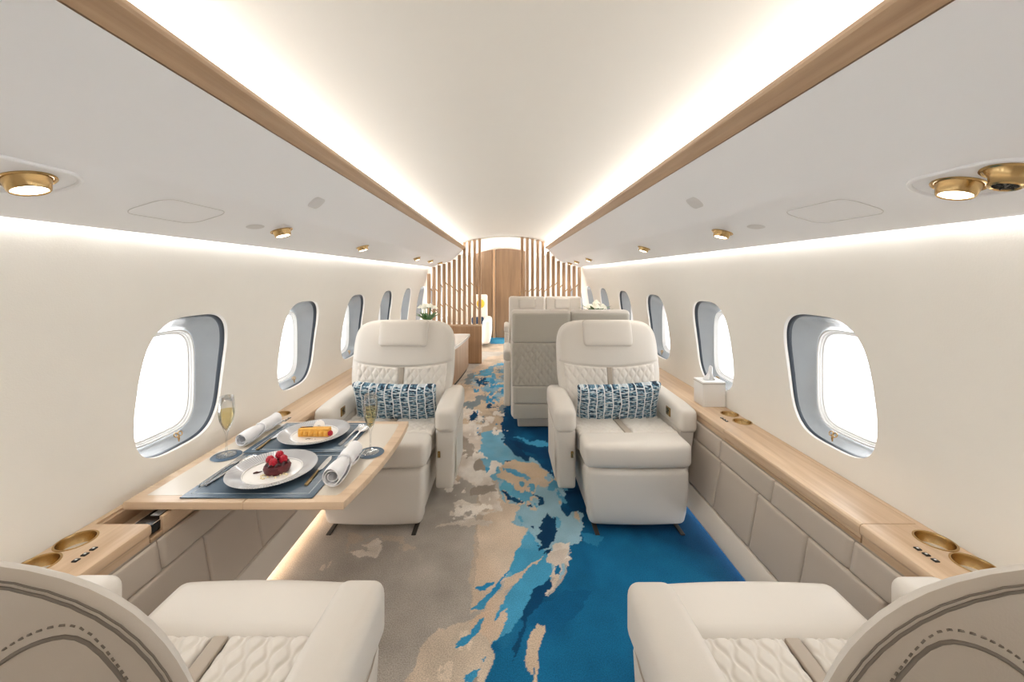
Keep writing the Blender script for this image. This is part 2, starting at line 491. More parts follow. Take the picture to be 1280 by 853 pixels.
# door in the aft bulkhead with its upright casing
dr = MB(); top = [(x, 1.80 - 0.3 * (x + 0.02) ** 2) for x in np.linspace(.40, -.20, 15)]
extrude(dr, [(-.20, .0), (.40, .0)] + top, Y1 - .022, Y1 - .002)
door = struct(dr.build('door_1', M['door_wood'], smooth=False))
hb = MB(); tube(hb, [(.29, Y1 - .03, .80), (.29, Y1 - .06, .80), (.29, Y1 - .06, .92), (.29, Y1 - .03, .92)], .008); hb.build('door_handle', M['brass'], door)
cs = MB(); extrude(cs, [(-.60, 0), (-.262, 0)] + [(x, 1.80 - 0.3 * (x + 0.02) ** 2) for x in (-.262, -.35, -.45, -.53, -.60)], Y1 - .020, Y1 - .001); struct(cs.build('trim_5', M['door_wood'], smooth=False)); cs = MB()
for x in (-.235,): extrude(cs, [(x - .022, 0), (x + .022, 0), (x + .022, 1.78), (x - .022, 1.78)], Y1 - .045, Y1 - .001)
struct(cs.build('trim_1', M['cabinet_wood'], smooth=False))

# wooden cornice in front of the cove lamps
for i, sg in enumerate((-1, 1)):
    mb = MB()
    extrude(mb, [(sg * x, z) for x, z in ((.566, 1.655), (.568, 1.664), (.578, 1.668), (.612, 1.657), (.628, 1.645), (.619, 1.627), (.608, 1.626), (.592, 1.636), (.586, 1.639), (.577, 1.642), (.568, 1.649))], Y0, 5.66)
    struct(mb.build('trim_%d' % (i + 2), M['trimwood'], sharp=25))
# arched rib where the screens meet the ceiling
mb = MB(); xs = np.linspace(-.62, .62, 25)
extrude(mb, [(x, ceilz(x) - .022) for x in xs] + [(x, ceilz(x) - .001) for x in reversed(xs)], 5.60, 5.66)
struct(mb.build('trim_4', M['ceil'], sharp=30))

# ------------------------------------------------------------------ carpet
def vnoise(x, y, seed):
    xi = np.floor(x).astype(np.int64); yi = np.floor(y).astype(np.int64)
    fx = x - xi; fy = y - yi; fx = fx * fx * (3 - 2 * fx); fy = fy * fy * (3 - 2 * fy)
    def h(a, b2):
        q = (a * 374761393 + b2 * 668265263 + seed * 982451653) & 0xffffffff
        q = ((q ^ (q >> 13)) * 1274126177) & 0xffffffff
        return ((q ^ (q >> 16)) & 0xffff) / 65535.0
    return (h(xi, yi) * (1 - fx) + h(xi + 1, yi) * fx) * (1 - fy) + (h(xi, yi + 1) * (1 - fx) + h(xi + 1, yi + 1) * fx) * fy
def fbm(x, y, seed, o=4):
    s = 0; a = .5
    for k in range(o): s = s + a * (vnoise(x, y, seed + k) - .5); x = x * 2.03; y = y * 2.03; a *= .5
    return s * 2

XS = np.linspace(-1.0, 1.0, 421)
yl = [Y0, -1.0, -.3, .3, .8, 1.0]
while yl[-1] < Y1: yl.append(min(Y1, yl[-1] + max(.0036, .9 * yl[-1] ** 2 / 612)))
YS = np.array(yl)
GX, GY = np.meshgrid(XS, YS)
# the pattern was measured on the floor through perspective: u, v are plan positions read that way
jx = .020 * fbm(GX * 16, GY * 16, 3); jy = .030 * fbm(GX * 16, GY * 11, 9)
jx += .010 * fbm(GX * 60, GY * 60, 21, 3); jy += .012 * fbm(GX * 60, GY * 45, 31, 3)
PX, PY = GX + jx * np.clip(GY / 2, .5, 2.0), np.maximum(GY + jy * np.clip(GY / 2, .5, 2.5), .2)
def Z(o, s, pts): return [(o[0] + x / s, o[1] + y / s) for x, y in pts]
def A(*p): return Z((560, 400), 4.265, p)
def B(*p): return Z((540, 560), 5.332, p)
def Cc(*p): return Z((480, 690), 4.129, p)
def Dd(*p): return Z((340, 600), 4.571, p)
def floor_pts(poly): return [((x - 632) * H / (y - 345), 490 * H / (y - 345)) for x, y in poly]
def inside(poly, soft=None):
    q = floor_pts(poly); res = np.zeros(GX.shape, bool)
    for i in range(len(q)):
        (x1, y1), (x2, y2) = q[i], q[i - 1]
        c = (y1 > PY) != (y2 > PY)
        if y1 == y2: continue
        xx = (x2 - x1) * (PY - y1) / (y2 - y1) + x1
        res ^= c & (PX < xx)
    return res
def colr(r, g, b2): return np.array([lin(r), lin(g), lin(b2)])
img = np.zeros(GX.shape + (3,))
m1 = (fbm(GX * 3, GY * 3, 5) + .5)[..., None]
img[:] = colr(172, 165, 157) * (1 - m1) + colr(194, 188, 180) * m1
def paint(poly, c, c2=None, sc=6.0, seed=77, k=1.6):
    msk = inside(poly)
    if c2 is None: img[msk] = colr(*c)
    else:
        t = np.clip(.5 + k * fbm(GX * sc, GY * sc * .8, seed), 0, 1)[..., None]
        q = colr(*c) * (1 - t) + colr(*c2) * t
        img[msk] = q[msk]
def scatter(poly, c, thr, sx, sy, seed):
    msk = inside(poly) & (fbm(GX * sx, GY * sy, seed, 5) > thr); img[msk] = colr(*c)
beige, beige2 = (208, 188, 167), (219, 202, 183)
cream = (234, 227, 218)
dblue, dblue2 = (4, 66, 106), (22, 108, 154)
lblue, lblue2 = (72, 156, 196), (118, 184, 212)
gblue, gblue2 = (150, 186, 202), (120, 168, 192)
dark, dark2 = (8, 56, 92), (12, 72, 110)
# far aisle
paint([(590, 418), (640, 418), (640, 440), (590, 440)], (176, 164, 150), beige)
paint(A((-10, 640), (60, 380), (120, 280), (210, 200), (330, 180), (330, 660), (-10, 900)), beige, (188, 172, 154), 8)
paint(A((215, 92), (345, 92), (345, 128), (225, 128)), dblue2, lblue, 3)
paint(A((100, 330), (130, 290), (200, 260), (250, 235), (330, 225), (330, 480), (290, 460), (230, 400), (180, 370), (130, 350)), (160, 176, 184), lblue, 5)
paint(A((150, 320), (200, 300), (210, 345), (170, 360)), dark, dark2)
paint(A((60, 430), (130, 380), (200, 400), (180, 450), (90, 470)), beige2, beige)
scatter(A((60, 300), (300, 240), (300, 640), (60, 640)), (128, 140, 146), .20, 9, 5, 41)
# near aisle, warm side
paint(Dd((1180, -40), (1280, -40), (1280, 740), (1150, 740), (1130, 560), (1160, 300)), (186, 172, 157), beige, 3)
paint(B((300, 540), (430, 330), (600, 395), (650, 530), (590, 640), (545, 740), (520, 900), (330, 900)), beige, beige2, 4)
paint(Cc((480, -20), (690, -20), (660, 80), (560, 250), (450, 330), (470, 150)), beige, beige2, 4)
paint(Cc((60, 720), (160, 580), (200, 480), (290, 395), (440, 370), (560, 340), (590, 460), (570, 545), (520, 680), (520, 720)), (198, 184, 167), beige2, 7)
# pale flakes beside the left seat
paint(B((120, -260), (340, -260), (330, -20), (290, 80), (400, 100), (440, 180), (400, 230), (440, 290), (450, 380), (470, 430), (400, 420), (330, 350), (280, 260), (200, 200), (150, 130), (60, 60)), cream, (206, 194, 182), 9)
scatter(B((110, -200), (420, -60), (430, 300), (130, 330)), (158, 148, 137), .17, 11, 7, 51)
for p in (B((0, 540), (150, 500), (215, 480), (200, 450), (110, 452), (120, 418), (200, 430), (280, 470), (290, 490), (390, 480), (380, 525), (280, 520), (150, 520), (60, 532)),
          B((140, 360), (200, 345), (280, 365), (330, 370), (320, 392), (150, 386)), B((260, 403), (330, 418), (440, 430), (340, 442)),
          Dd((440, 420), (520, 398), (570, 400), (520, 370), (570, 345), (610, 330), (635, 370), (600, 432), (480, 432)), Dd((275, 515), (300, 482), (320, 480), (305, 522)), Dd((322, 505), (335, 475), (346, 478), (330, 510))):
    paint(p, cream, (208, 197, 184), 9)
scatter(Dd((430, 300), (820, 320), (820, 400), (430, 440)), (190, 178, 164), .16, 9, 9, 61)
# cool mixture between the seats
paint(B((330, -20), (560, -20), (700, 80), (860, 150), (900, 300), (1010, 430), (1010, 520), (985, 620), (930, 680), (900, 800), (860, 870), (500, 870), (545, 740), (590, 640), (640, 535), (520, 500), (600, 400), (470, 350), (440, 240), (440, 180), (400, 100), (340, 60)), gblue, gblue2, 3.5)
paint(A((180, 600), (300, 590), (300, 660), (430, 760), (520, 840), (240, 860), (160, 720)), (112, 172, 200), gblue, 4)
paint(B((545, 750), (590, 640), (640, 560), (740, 680), (800, 700), (760, 770), (830, 860), (500, 870)), lblue, lblue2, 4)
paint(Cc((690, -10), (870, -10), (860, 140), (830, 240), (720, 350), (650, 420), (560, 470), (575, 340), (640, 230), (700, 130), (650, 100)), lblue, (70, 160, 202), 4)
paint(B((440, 180), (480, 100), (560, 85), (690, 110), (780, 160), (700, 260), (660, 350), (600, 360), (540, 300), (480, 220)), (206, 182, 154), (216, 196, 172), 7)
paint(B((470, 140), (520, 140), (570, 165), (640, 200), (695, 232), (650, 238), (560, 192), (480, 165)), lblue, gblue2)
paint(B((450, 255), (480, 215), (540, 250), (560, 330), (500, 330), (455, 290)), (96, 168, 196), gblue2)
paint(B((340, 140), (400, 140), (440, 160), (380, 172)), lblue)
# deep water
deep = A((306, 240), (345, 240), (345, 480), (700, 480), (800, 900), (600, 870), (560, 830), (500, 780), (430, 735), (360, 705), (295, 650), (283, 570), (295, 480), (310, 400))
paint(deep, dblue, dblue2, 3)
paint(A((345, 618), (430, 640), (520, 650), (570, 672), (480, 676), (380, 640)), (56, 150, 196), lblue, 5)
paint(A((330, 640), (400, 655), (520, 690), (600, 740), (520, 735), (400, 700), (340, 670)), dark, (6, 66, 108), 5)
right = [(640 + 1, 530)] 
near_edge = B((870, 285), (885, 330), (870, 410), (900, 465), (940, 432), (1000, 432), (1012, 500), (978, 580), (992, 618), (930, 668), (908, 735)) + Cc((968, -5), (972, 40), (935, 125), (880, 190), (825, 240), (760, 300), (700, 345), (650, 410), (555, 470), (572, 545), (520, 690))
paint(near_edge + [(600, 900), (1150, 900), (930, 640), (880, 560), (700, 560)], dblue, dblue2, 3)
paint(Cc((760, 310), (930, 200), (1080, 200), (1000, 330), (860, 420), (820, 400), (760, 380), (680, 470), (570, 520), (560, 470), (650, 420)), (14, 92, 138), (34, 118, 162), 5)
paint(B((985, 560), (1060, 570), (1150, 600), (1100, 660), (1000, 620)), (18, 104, 152), (40, 124, 168), 5)
paint(Cc((845, 145), (870, 180), (800, 290), (745, 350), (705, 450), (660, 565), (668, 480), (722, 370), (705, 345), (780, 200)), (6, 66, 106), dark2)
scatter(B((440, 100), (860, 150), (1000, 500), (640, 560), (480, 330)), (206, 186, 164), .30, 13, 8, 71)
scatter(B((480, 60), (860, 150), (1000, 520), (640, 620), (560, 420)), (92, 160, 192), .27, 15, 9, 83)
scatter(A((60, 520), (290, 480), (420, 760), (160, 850)), cream, .24, 12, 7, 87)
scatter(A((60, 300), (310, 240), (300, 560), (60, 560)), (206, 186, 162), .22, 14, 7, 93)
scatter(A((130, 300), (310, 260), (300, 640), (160, 640)), (64, 140, 184), .27, 13, 7, 97)
scatter(B((0, 200), (330, 180), (430, 420), (60, 520)), cream, .27, 12, 10, 101)
scatter(Cc((60, 660), (300, 400), (560, 350), (560, 560), (480, 680)), (222, 206, 188), .22, 16, 9, 103)
scatter(Cc((60, 690), (300, 380), (520, 400), (480, 690)), (158, 148, 138), .33, 18, 10, 107)
# dark flakes
for p in (B((465, 290), (490, 290), (530, 330), (600, 352), (605, 366), (560, 372), (500, 342)), B((676, 300), (695, 305), (742, 332), (742, 375), (705, 372), (712, 345)),
          B((630, 388), (655, 380), (672, 402), (655, 408)), B((725, 470), (770, 438), (785, 470), (812, 462), (825, 570), (800, 622), (745, 670), (695, 684), (722, 632), (698, 585), (740, 562), (722, 525)),
          B((655, 520), (690, 518), (675, 548)), B((880, 290), (970, 290), (1014, 432), (940, 432), (905, 390), (890, 345)), B((870, 412), (895, 405), (905, 465), (890, 455)),
          A((196, 466), (212, 438), (232, 462), (275, 455), (215, 475)), A((118, 535), (128, 478), (158, 505), (146, 542)), B((600, 68), (640, 55), (660, 75)), B((480, 92), (530, 95), (500, 102)),
          A((290, 635), (330, 648), (440, 735), (420, 760), (390, 735), (330, 690)), B((750, 700), (790, 660), (800, 700), (775, 715))):
    paint(p, dark, dark2)
paint(A((205, 520), (232, 515), (242, 535), (225, 548)), cream)
# pale streaks in the water
paint(B((812, 640), (930, 640), (905, 722), (935, 740), (922, 782), (895, 770), (770, 760)), cream, (206, 190, 172), 8)
paint(Cc((870, -5), (962, -5), (945, 50), (972, 35), (962, 80), (930, 70), (900, 130), (880, 172), (825, 238), (850, 180), (872, 140), (845, 140), (880, 80), (845, 48)), (214, 202, 190), (204, 188, 170), 8)
paint(Cc((884, 84), (912, 82), (902, 120), (872, 124)), dblue2)
paint(Cc((832, 18), (790, 60), (735, 82), (700, 130), (640, 205), (620, 235), (640, 228), (600, 290), (565, 350), (600, 320), (632, 305), (634, 350), (590, 445), (545, 470), (500, 420), (440, 460), (450, 380), (500, 310), (525, 300), (545, 250), (610, 205), (650, 130), (690, 100)), beige, (218, 190, 164), 6)
for p in (Cc((465, 200), (530, 155), (582, 155), (552, 182), (500, 212)), Cc((632, 118), (662, 80), (600, 190), (520, 290), (450, 308), (540, 220)), Cc((362, 506), (380, 460), (440, 430), (510, 328), (522, 345), (482, 430), (400, 492)),
          Cc((498, 600), (450, 690), (405, 690), (450, 630)), Cc((500, 545), (530, 535), (515, 560)), Cc((560, 352), (620, 290), (606, 318), (575, 356))):
    paint(p, (40, 138, 190), lblue)
paint(Cc((788, 378), (830, 388), (802, 500), (790, 580), (782, 690), (763, 690), (772, 580), (752, 642), (722, 540), (738, 460)), (206, 186, 164), beige2, 8)
t = fbm(GX * 9, GY * 9, 99)[..., None]
img *= .93 * (1 + .22 * t)
fl = bpy.data.meshes.new('floor'); ny, nx = GX.shape
co = np.stack([GX, GY, np.zeros_like(GX)], -1).reshape(-1, 3).astype(np.float32)
ii = np.arange(ny * nx).reshape(ny, nx)
quads = np.stack([ii[:-1, :-1], ii[:-1, 1:], ii[1:, 1:], ii[1:, :-1]], -1).reshape(-1, 4)
fl.vertices.add(len(co)); fl.vertices.foreach_set('co', co.ravel())
fl.loops.add(quads.size); fl.loops.foreach_set('vertex_index', quads.ravel().astype(np.int32))
fl.polygons.add(len(quads)); fl.polygons.foreach_set('loop_start', np.arange(0, quads.size, 4, dtype=np.int32))
fl.update(calc_edges=True)
ca = fl.color_attributes.new('pattern', 'FLOAT_COLOR', 'POINT')
ca.data.foreach_set('color', np.concatenate([img.reshape(-1, 3), np.ones((ny * nx, 1))], 1).astype(np.float32).ravel())
m, nt, b = new_mat('woven_carpet')
at = nt.nodes.new('ShaderNodeAttribute'); at.attribute_name = 'pattern'
tc = nt.nodes.new('ShaderNodeTexCoord'); nz = nt.nodes.new('ShaderNodeTexNoise'); nz.inputs['Scale'].default_value = 260; nz.inputs['Detail'].default_value = 3
nt.links.new(tc.outputs['Object'], nz.inputs['Vector'])
mr = nt.nodes.new('ShaderNodeMapRange'); mr.inputs[1].default_value = .3; mr.inputs[2].default_value = .7; mr.inputs[3].default_value = .72; mr.inputs[4].default_value = 1.28
nt.links.new(nz.outputs['Fac'], mr.inputs[0])
vm = nt.nodes.new('ShaderNodeVectorMath'); vm.operation = 'SCALE'; nt.links.new(at.outputs['Color'], vm.inputs[0]); nt.links.new(mr.outputs[0], vm.inputs['Scale'])
nt.links.new(vm.outputs[0], b.inputs['Base Color']); b.inputs['Roughness'].default_value = .95; b.inputs['Specular IOR Level'].default_value = .15
bp = nt.nodes.new('ShaderNodeBump'); bp.inputs['Strength'].default_value = .5; bp.inputs['Distance'].default_value = .004
nt.links.new(nz.outputs['Fac'], bp.inputs['Height']); nt.links.new(bp.outputs['Normal'], b.inputs['Normal'])
fl.materials.append(m)
fo = bpy.data.objects.new('floor', fl); COL.objects.link(fo); struct(fo)
# ------------------------------------------------------------------ fixed fittings along both sides
def wb(mb, name, mat, parent, **k):
    """build from world coordinates under a parent that is only translated"""
    o = parent.location if parent.parent is None else parent.location + parent.parent.location
    off = Vector(o); mb.v = [tuple(Vector(p) - off) for p in mb.v]
    return mb.build(name, mat, parent, **k)

BINP = [(.609, 1.6235), (.64, 1.5945), (.70, 1.538), (.75, 1.4915), (.770, 1.4735), (.782, 1.4650), (.797, 1.4585), (.84, 1.4452), (.93, 1.4175), (1.0, 1.3959), (1.055, 1.3790), (1.067, 1.3757), (1.0735, 1.3760), (1.077, 1.3810)]
PA = math.atan2(1.4637 - 1.3762, 1.064 - .78)          # tilt of the service panel
def psu(sg, x, y, drop=0.0):
    z = 1.4637 - (x - .78) * math.tan(PA)
    return Vector((sg * (x - drop * math.sin(PA)), y, z - drop * math.cos(PA)))
def psuM(sg, x, y):
    # local z points out of the panel upwards; -z into the cabin
    return Matrix.Translation(psu(sg, x, y)) @ Matrix.Rotation(sg * PA, 4, 'Y')
def psuL(x): pass

side_word = {-1: 'left', 1: 'right'}
for sg in (-1, 1):
    w = side_word[sg]
    b_ = thing('overhead_bin', 'long white overhead bin along the %s wall above the %s' % (w, 'dining table' if sg < 0 else 'tissue box'), 'overhead bin', (sg * .9, 3, 1.40))
    mb = MB()
    body = BINP + [(1.055, 1.44), (.88, 1.585), (.70, 1.606), (.648, 1.606), (.624, 1.640), (.622, 1.626)]
    extrude(mb, [(sg * x, z) for x, z in body], Y0 + .01, 5.655, 1)
    wb(mb, 'bin_shell', M['bin'], b_, sharp=28)
    # seam of the drop-out hatch and the small blank plates
    def outline_on_psu(yc, hy, hx, r, xc, rr):
        pts = []
        for (a, c2) in densify(rrect(hx, hy, r, 5), .02):
            p = psu(sg, xc + a, yc + c2, .0005); pts.append(p)
        q = MB(); tube(q, pts, rr, 5, closed=True); return q
    wb(outline_on_psu(1.085, .112, .058, .035, .900, .0012), 'hatch_seam', M['plate_grey'], b_)
    q = MB(); ol = [(.030 * math.cos(t) if 0 else .022 * math.cos(t), .040 * math.sin(t)) for t in [2 * PI * i / 24 for i in range(24)]]
    plate(q, ol, .0015, 0, 6, 3, back=False, fn=lambda x, s, d: tuple(psu(sg, .900 + x, 1.41 + s, d + .0002)))
    wb(q, 'blank_plate', M['plate_grey'], b_)
    q = MB(); nrm = Vector((-math.sin(.752), 0, -math.cos(.752)))
    def up(x, s, d):
        t = .7137 + x * math.cos(.752); z = 1.5256 - x * math.sin(.752)
        p = Vector((t, 1.48 + s, z)) + nrm * (d + .0004); return (sg * p.x, p.y, p.z)
    plate(q, rrect(.026, .042, .020, 5), .0015, 0, 6, 3, back=False, fn=up)
    wb(q, 'blank_plate', M['plate_grey'], b_)
    # ------------------------------------------------ downlights
    rows = [.770, 1.61, 2.52, 4.19, 4.90, 5.42] if sg > 0 else [.728, 1.557, 2.436, 3.93, 4.64, 5.32]
    words_ = ['nearest the camera', 'second from the camera', 'third from the camera', 'fourth from the camera', 'fifth from the camera', 'farthest from the camera']
    for k, y in enumerate(rows):
        t = thing('downlight', 'lit brass downlight in the %s overhead bin, %s' % (w, words_[k]), 'downlight', psu(sg, .890, y), 0, 'brass downlights under the %s bin' % w)
        t.rotation_euler = (0, sg * PA, 0)
        r = MB(); lathe(r, [(.040, .0), (.0405, -.002), (.038, -.0035), (.036, -.002), (.034, .001)], 32, cap=False); r.build('rim', M['brass'], t)
        r = MB(); lathe(r, [(.034, -.001), (.031, -.010), (.0285, -.022), (.0265, -.024), (.0245, -.0235), (.0235, -.021)], 32, cap=False); r.build('barrel', M['brass'], t)
        r = MB(); lathe(r, [(.0, -.0215), (.0246, -.0215)], 32, cap=False); r.build('lens', M['lens'], t)
        if k == 0:
            r = MB(); ring = rrect(.062, .105, .058, 8, (0, -.035)); N = len(ring)
            tube(r, [(x, y2, -.001) for x, y2 in densify(ring, .02)], .0045, 8, closed=True); r.build('dish_edge', M['bin'], t)
        L = bpy.data.lights.new('downlight_lamp', 'SPOT'); L.energy = 3.2; L.color = (1, .92, .80); L.spot_size = 1.9; L.spot_blend = .8; L.shadow_soft_size = .02
        lo = bpy.data.objects.new('lamp', L); COL.objects.link(lo); lo.parent = t; lo.location = (0, 0, -.03)
    if sg > 0:
        t = thing('air_vent', 'brass air nozzle with black mouth beside the nearest right downlight', 'air vent', psu(sg, .880, .684)); t.rotation_euler = (0, PA, 0)
        r = MB(); lathe(r, [(.036, 0), (.0365, -.002), (.033, -.004), (.031, -.002)], 28, cap=False); r.build('rim', M['brass'], t)
        r = MB(); lathe(r, [(.031, -.001), (.024, -.010), (.021, -.022), (.022, -.028), (.019, -.030), (.016, -.028)], 28, cap=False); r.build('nozzle', M['brass'], t)
        r = MB(); lathe(r, [(.0, -.0275), (.0195, -.0275)], 28, cap=False)
        for a in range(6): tube(r, [(.004 * math.cos(a * PI / 3), .004 * math.sin(a * PI / 3), -.029), (.015 * math.cos(a * PI / 3), .015 * math.sin(a * PI / 3), -.029)], .0012, 5)
        r.build('mouth', M['black'], t)

# ---------------------------------------------------------------- side consoles
ZT = .520
def ledge_seg(mb, sg, ya, yb, cups=(), xi=1.043, xo=1.2245):
    sec = [(xi + .004, ZT - .058), (xi + .004, ZT - .034), (xi + .001, ZT - .032), (xi - .002, ZT - .026), (xi - .002, ZT - .010), (xi + .001, ZT - .003), (xi + .008, ZT)]
    if xi > 1.1: sec = [(xi, ZT - .058), (xi, ZT)]
    vs = [(sg * x, y, z) for y in (ya, yb) for x, z in sec]; n = len(sec)
    fs = [(i, i + 1, n + i + 1, n + i) for i in range(n - 1)]
    mb.add(vs, fs)
    for y in (ya, yb):
        mb.add([(sg * x, y, z) for x, z in sec] + [(sg * xo, y, ZT), (sg * xo, y, ZT - .058)], [tuple(range(n + 2))])
    mb.add([(sg * sec[0][0], ya, ZT - .058), (sg * xo, ya, ZT - .058), (sg * xo, yb, ZT - .058), (sg * sec[0][0], yb, ZT - .058)], [(0, 1, 2, 3)])
    bm = bmesh.new(); edges = []
    def loop(pts):
        vv = [bm.verts.new(p) for p in pts]
        for i in range(len(vv)): edges.append(bm.edges.new((vv[i], vv[(i + 1) % len(vv)])))
    x0 = sec[-1][0]
    loop([(sg * x0, ya, ZT), (sg * xo, ya, ZT), (sg * xo, yb, ZT), (sg * x0, yb, ZT)])
    for (cx, cy) in cups: loop([(sg * (cx + .040 * math.cos(a)), cy + .040 * math.sin(a), ZT) for a in [2 * PI * i / 32 for i in range(32)]])
    bmesh.ops.triangle_fill(bm, edges=edges, use_beauty=True, use_dissolve=False)
    bm.verts.index_update()
    mb.add([v.co[:] for v in bm.verts], [tuple(v.index for v in f.verts) for f in bm.faces]); bm.free()

def panel_fn(sg):
    def fn(x, s, d):       # x along Y, s height
        base = .986 + (1.040 - .986) * min(1, max(0, (s - .15) / .312))
        return (sg * (base - d), x, s)
    return fn

def console(sg):
    w = side_word[sg]
    lab = ('oak ledge above taupe leather panels along the left wall, under the dining table' if sg < 0 else
           'oak ledge above taupe leather panels along the right wall, carrying the tissue box')
    t = thing('side_console', lab, 'side console', (sg * 1.09, 2.0, 0))
    near = [(1.183, 1.080), (1.184, .989)]; far = [(1.184, 2.070), (1.184, 1.961)]
    mb = MB(); ledge_seg(mb, sg, Y0 + .02, 1.152, near); ledge_seg(mb, sg, 1.872, 5.54, far); ledge_seg(mb, sg, 1.152, 1.872, (), 1.207)
    wb(mb, 'ledge_top', M['wood_y'], t, sharp=25)
    for (cx, cy) in near + far:
        c = MB(); lathe(c, [(.0, -.027), (.034, -.027), (.0365, -.025), (.0385, -.004), (.0400, .0015), (.0425, .0025), (.0445, .0015), (.0448, .0), (.0400, -.001)], 40, Matrix.Translation((sg * cx, cy, ZT)), cap=False)
        cu = wb(c, 'cup_holder', M['brass'], t, sharp=50)
        d = MB(); lathe(d, [(0, -.0258), (.0345, -.0258)], 32, Matrix.Translation((sg * cx, cy, ZT)), cap=False)
        wb(d, 'cup_base', M['kick'], cu)
    for y0, dx in ((1.025, 1.100), (1.987, 1.108)):
        for k in (-1, 0, 1):
            c = MB(); rb(c, (.0065, .0065, .002), .0015, (sg * (dx + .002 * k * sg * 0), y0 + k * .0215, ZT + .001)); bt = wb(c, 'button', M['black'], t)
            c = MB(); rb(c, (.0025, .0020, .0006), .0004, (sg * dx, y0 + k * .0215, ZT + .0034)); wb(c, 'button_mark', M['white'], bt)
    # recess for the table, with its lid shut on the right
    r = MB(); rb(r, (.081, .358, .006), .002, (sg * 1.125, 1.512, ZT - .052)); wb(r, 'table_well', M['trimwood'], t)
    if sg > 0:
        l = MB(); sec = [(1.046, ZT - .044), (1.046, ZT - .034), (1.042, ZT - .030), (1.041, ZT - .010), (1.044, ZT - .003), (1.051, ZT + .0003), (1.2045, ZT + .0003), (1.2045, ZT - .044)]
        extrude(l, [(sg * x, z) for x, z in sec], 1.1545, 1.8695); wb(l, 'ledge_lid', M['wood_y'], t, sharp=25)
    else:
        # front rail, black socket panel with chrome edges inside the open well
        l = MB(); rb(l, (.006, .338, .028), .002, (sg * 1.049, 1.532, ZT - .030)); wb(l, 'well_rail', M['wood_y'], t)
        l = MB(); rb(l, (.030, .275, .014), .003, (sg * 1.081, 1.440, ZT - .026)); sp = wb(l, 'socket_panel', M['black'], t)
        l = MB()
        for xx in (1.0525, 1.110): tube(l, [(sg * xx, 1.168, ZT - .0115), (sg * xx, 1.71, ZT - .0115)], .0014, 5)
        wb(l, 'chrome_edge', M['steel'], sp)
        l = MB(); rb(l, (.013, .016, .001), .0005, (sg * 1.085, 1.228, ZT - .0115)); wb(l, 'socket', M['plate_grey'], sp)
        l = MB(); rb(l, (.006, .358, .020), .001, (sg * 1.200, 1.512, ZT - .025)); wb(l, 'well_lining', M['trimwood'], t)
    # leather panels
    bk = MB(); extrude(bk, [(sg * x, z) for x, z in ((.9925, .148), (1.0460, .4625), (1.09, .4625), (1.09, .148))], Y0 + .02, 5.54); wb(bk, 'panel_backing', M['panel'], t, sharp=20)
    fn = panel_fn(sg)
    up_ = [.47, .82, 1.167, 1.511, 1.88, 2.23, 2.59, 2.95]
    lo_ = [.51, .78, 1.05, 1.32, 1.58, 1.85, 2.12, 2.39, 2.66, 2.93]
    for a, c2 in zip(up_, up_[1:]):
        p = MB(); plate(p, densify(rrect((c2 - a) / 2 - .001, .0425, .005, 3, ((a + c2) / 2, .4185)), .05), .009, 0, 9, 6, back=False, fn=fn); wb(p, 'leather_panel', M['panel'], t, sharp=0)
    for a, c2 in zip(lo_, lo_[1:]):
        p = MB(); plate(p, densify(rrect((c2 - a) / 2 - .001, .1110, .006, 3, ((a + c2) / 2, .263)), .05), .011, 0, 9, 7, back=False, fn=fn); wb(p, 'leather_panel', M['panel'], t, sharp=0)
    k = MB(); extrude(k, [(sg * x, z) for x, z in ((.955, .042), (.947, .046), (.943, .055), (.946, .075), (.966, .132), (.974, .145), (.988, .151), (1.05, .151), (1.05, .042))], Y0 + .02, 5.54); wb(k, 'kick_panel', M['kick'], t, sharp=30)
    k = MB(); rb(k, (.006, 3.4, .005), .002, (sg * .985, 2.0, .034)); wb(k, 'led_strip', M['led'] if sg < 0 else M['led_blue'], t)
    L = bpy.data.lights.new('floor_led', 'AREA'); L.shape = 'RECTANGLE'; L.size = .02; L.size_y = 7.0; L.energy = 1.8 if sg < 0 else 0.16
    L.color = (1, .58, .25) if sg < 0 else (.85, .93, 1); lo = bpy.data.objects.new('floor_led', L); COL.objects.link(lo)
    lo.location = (sg * .966, 2.0, .036); lo.rotation_euler = (0, sg * .5, 0)
    return t
console(-1); console(1)
# ------------------------------------------------------------------ club seats
TILT = math.radians(15)
HG = [-.185, .375]
def backpt(x, s, d):
    return (x, HG[0] - s * math.sin(TILT) + d * math.cos(TILT), HG[1] + s * math.cos(TILT) + d * math.sin(TILT))
BL, BW, BS0 = .605, .322, .30
EXP = [5.2]; WID = [.322]
def hw(s):
    if s < BS0:
        t = max(0, min(1, (s + .06) / .36)); return .277 + (WID[0] - .277) * t * t * (3 - 2 * t)
    return WID[0] * max(0.0, 1 - ((s - BS0) / (BL - BS0)) ** EXP[0]) ** (1 / EXP[0])
def back_outline():
    ss = list(np.linspace(-.06, .30, 10)) + [BS0 + (BL - BS0) * (math.sin(PI / 2 * i / 16)) for i in range(1, 17)]
    r = [(hw(s), s) for s in ss if hw(s) > 1e-3]
    e = [(hw(BL - .0006) * k, BL) for k in (.8, .5, .25, 0)]
    r = r + e
    l = [(-x, s) for x, s in reversed(r) if x > 1e-6]
    bot = [(-.277 + .277 * 2 * i / 12, -.06) for i in range(1, 12)]
    return r + l + bot
def set_outline():
    global BO, BCX, BCS, _ang, _rad
    BO = back_outline()
    BCX = sum(a[0] for a in BO) / len(BO); BCS = sum(a[1] for a in BO) / len(BO)
    _ang = np.array([math.atan2(s - BCS, x - BCX) for x, s in BO]); _rad = np.array([math.hypot(s - BCS, x - BCX) for x, s in BO])
    o_ = np.argsort(_ang); _ang = _ang[o_]; _rad = _rad[o_]
set_outline()
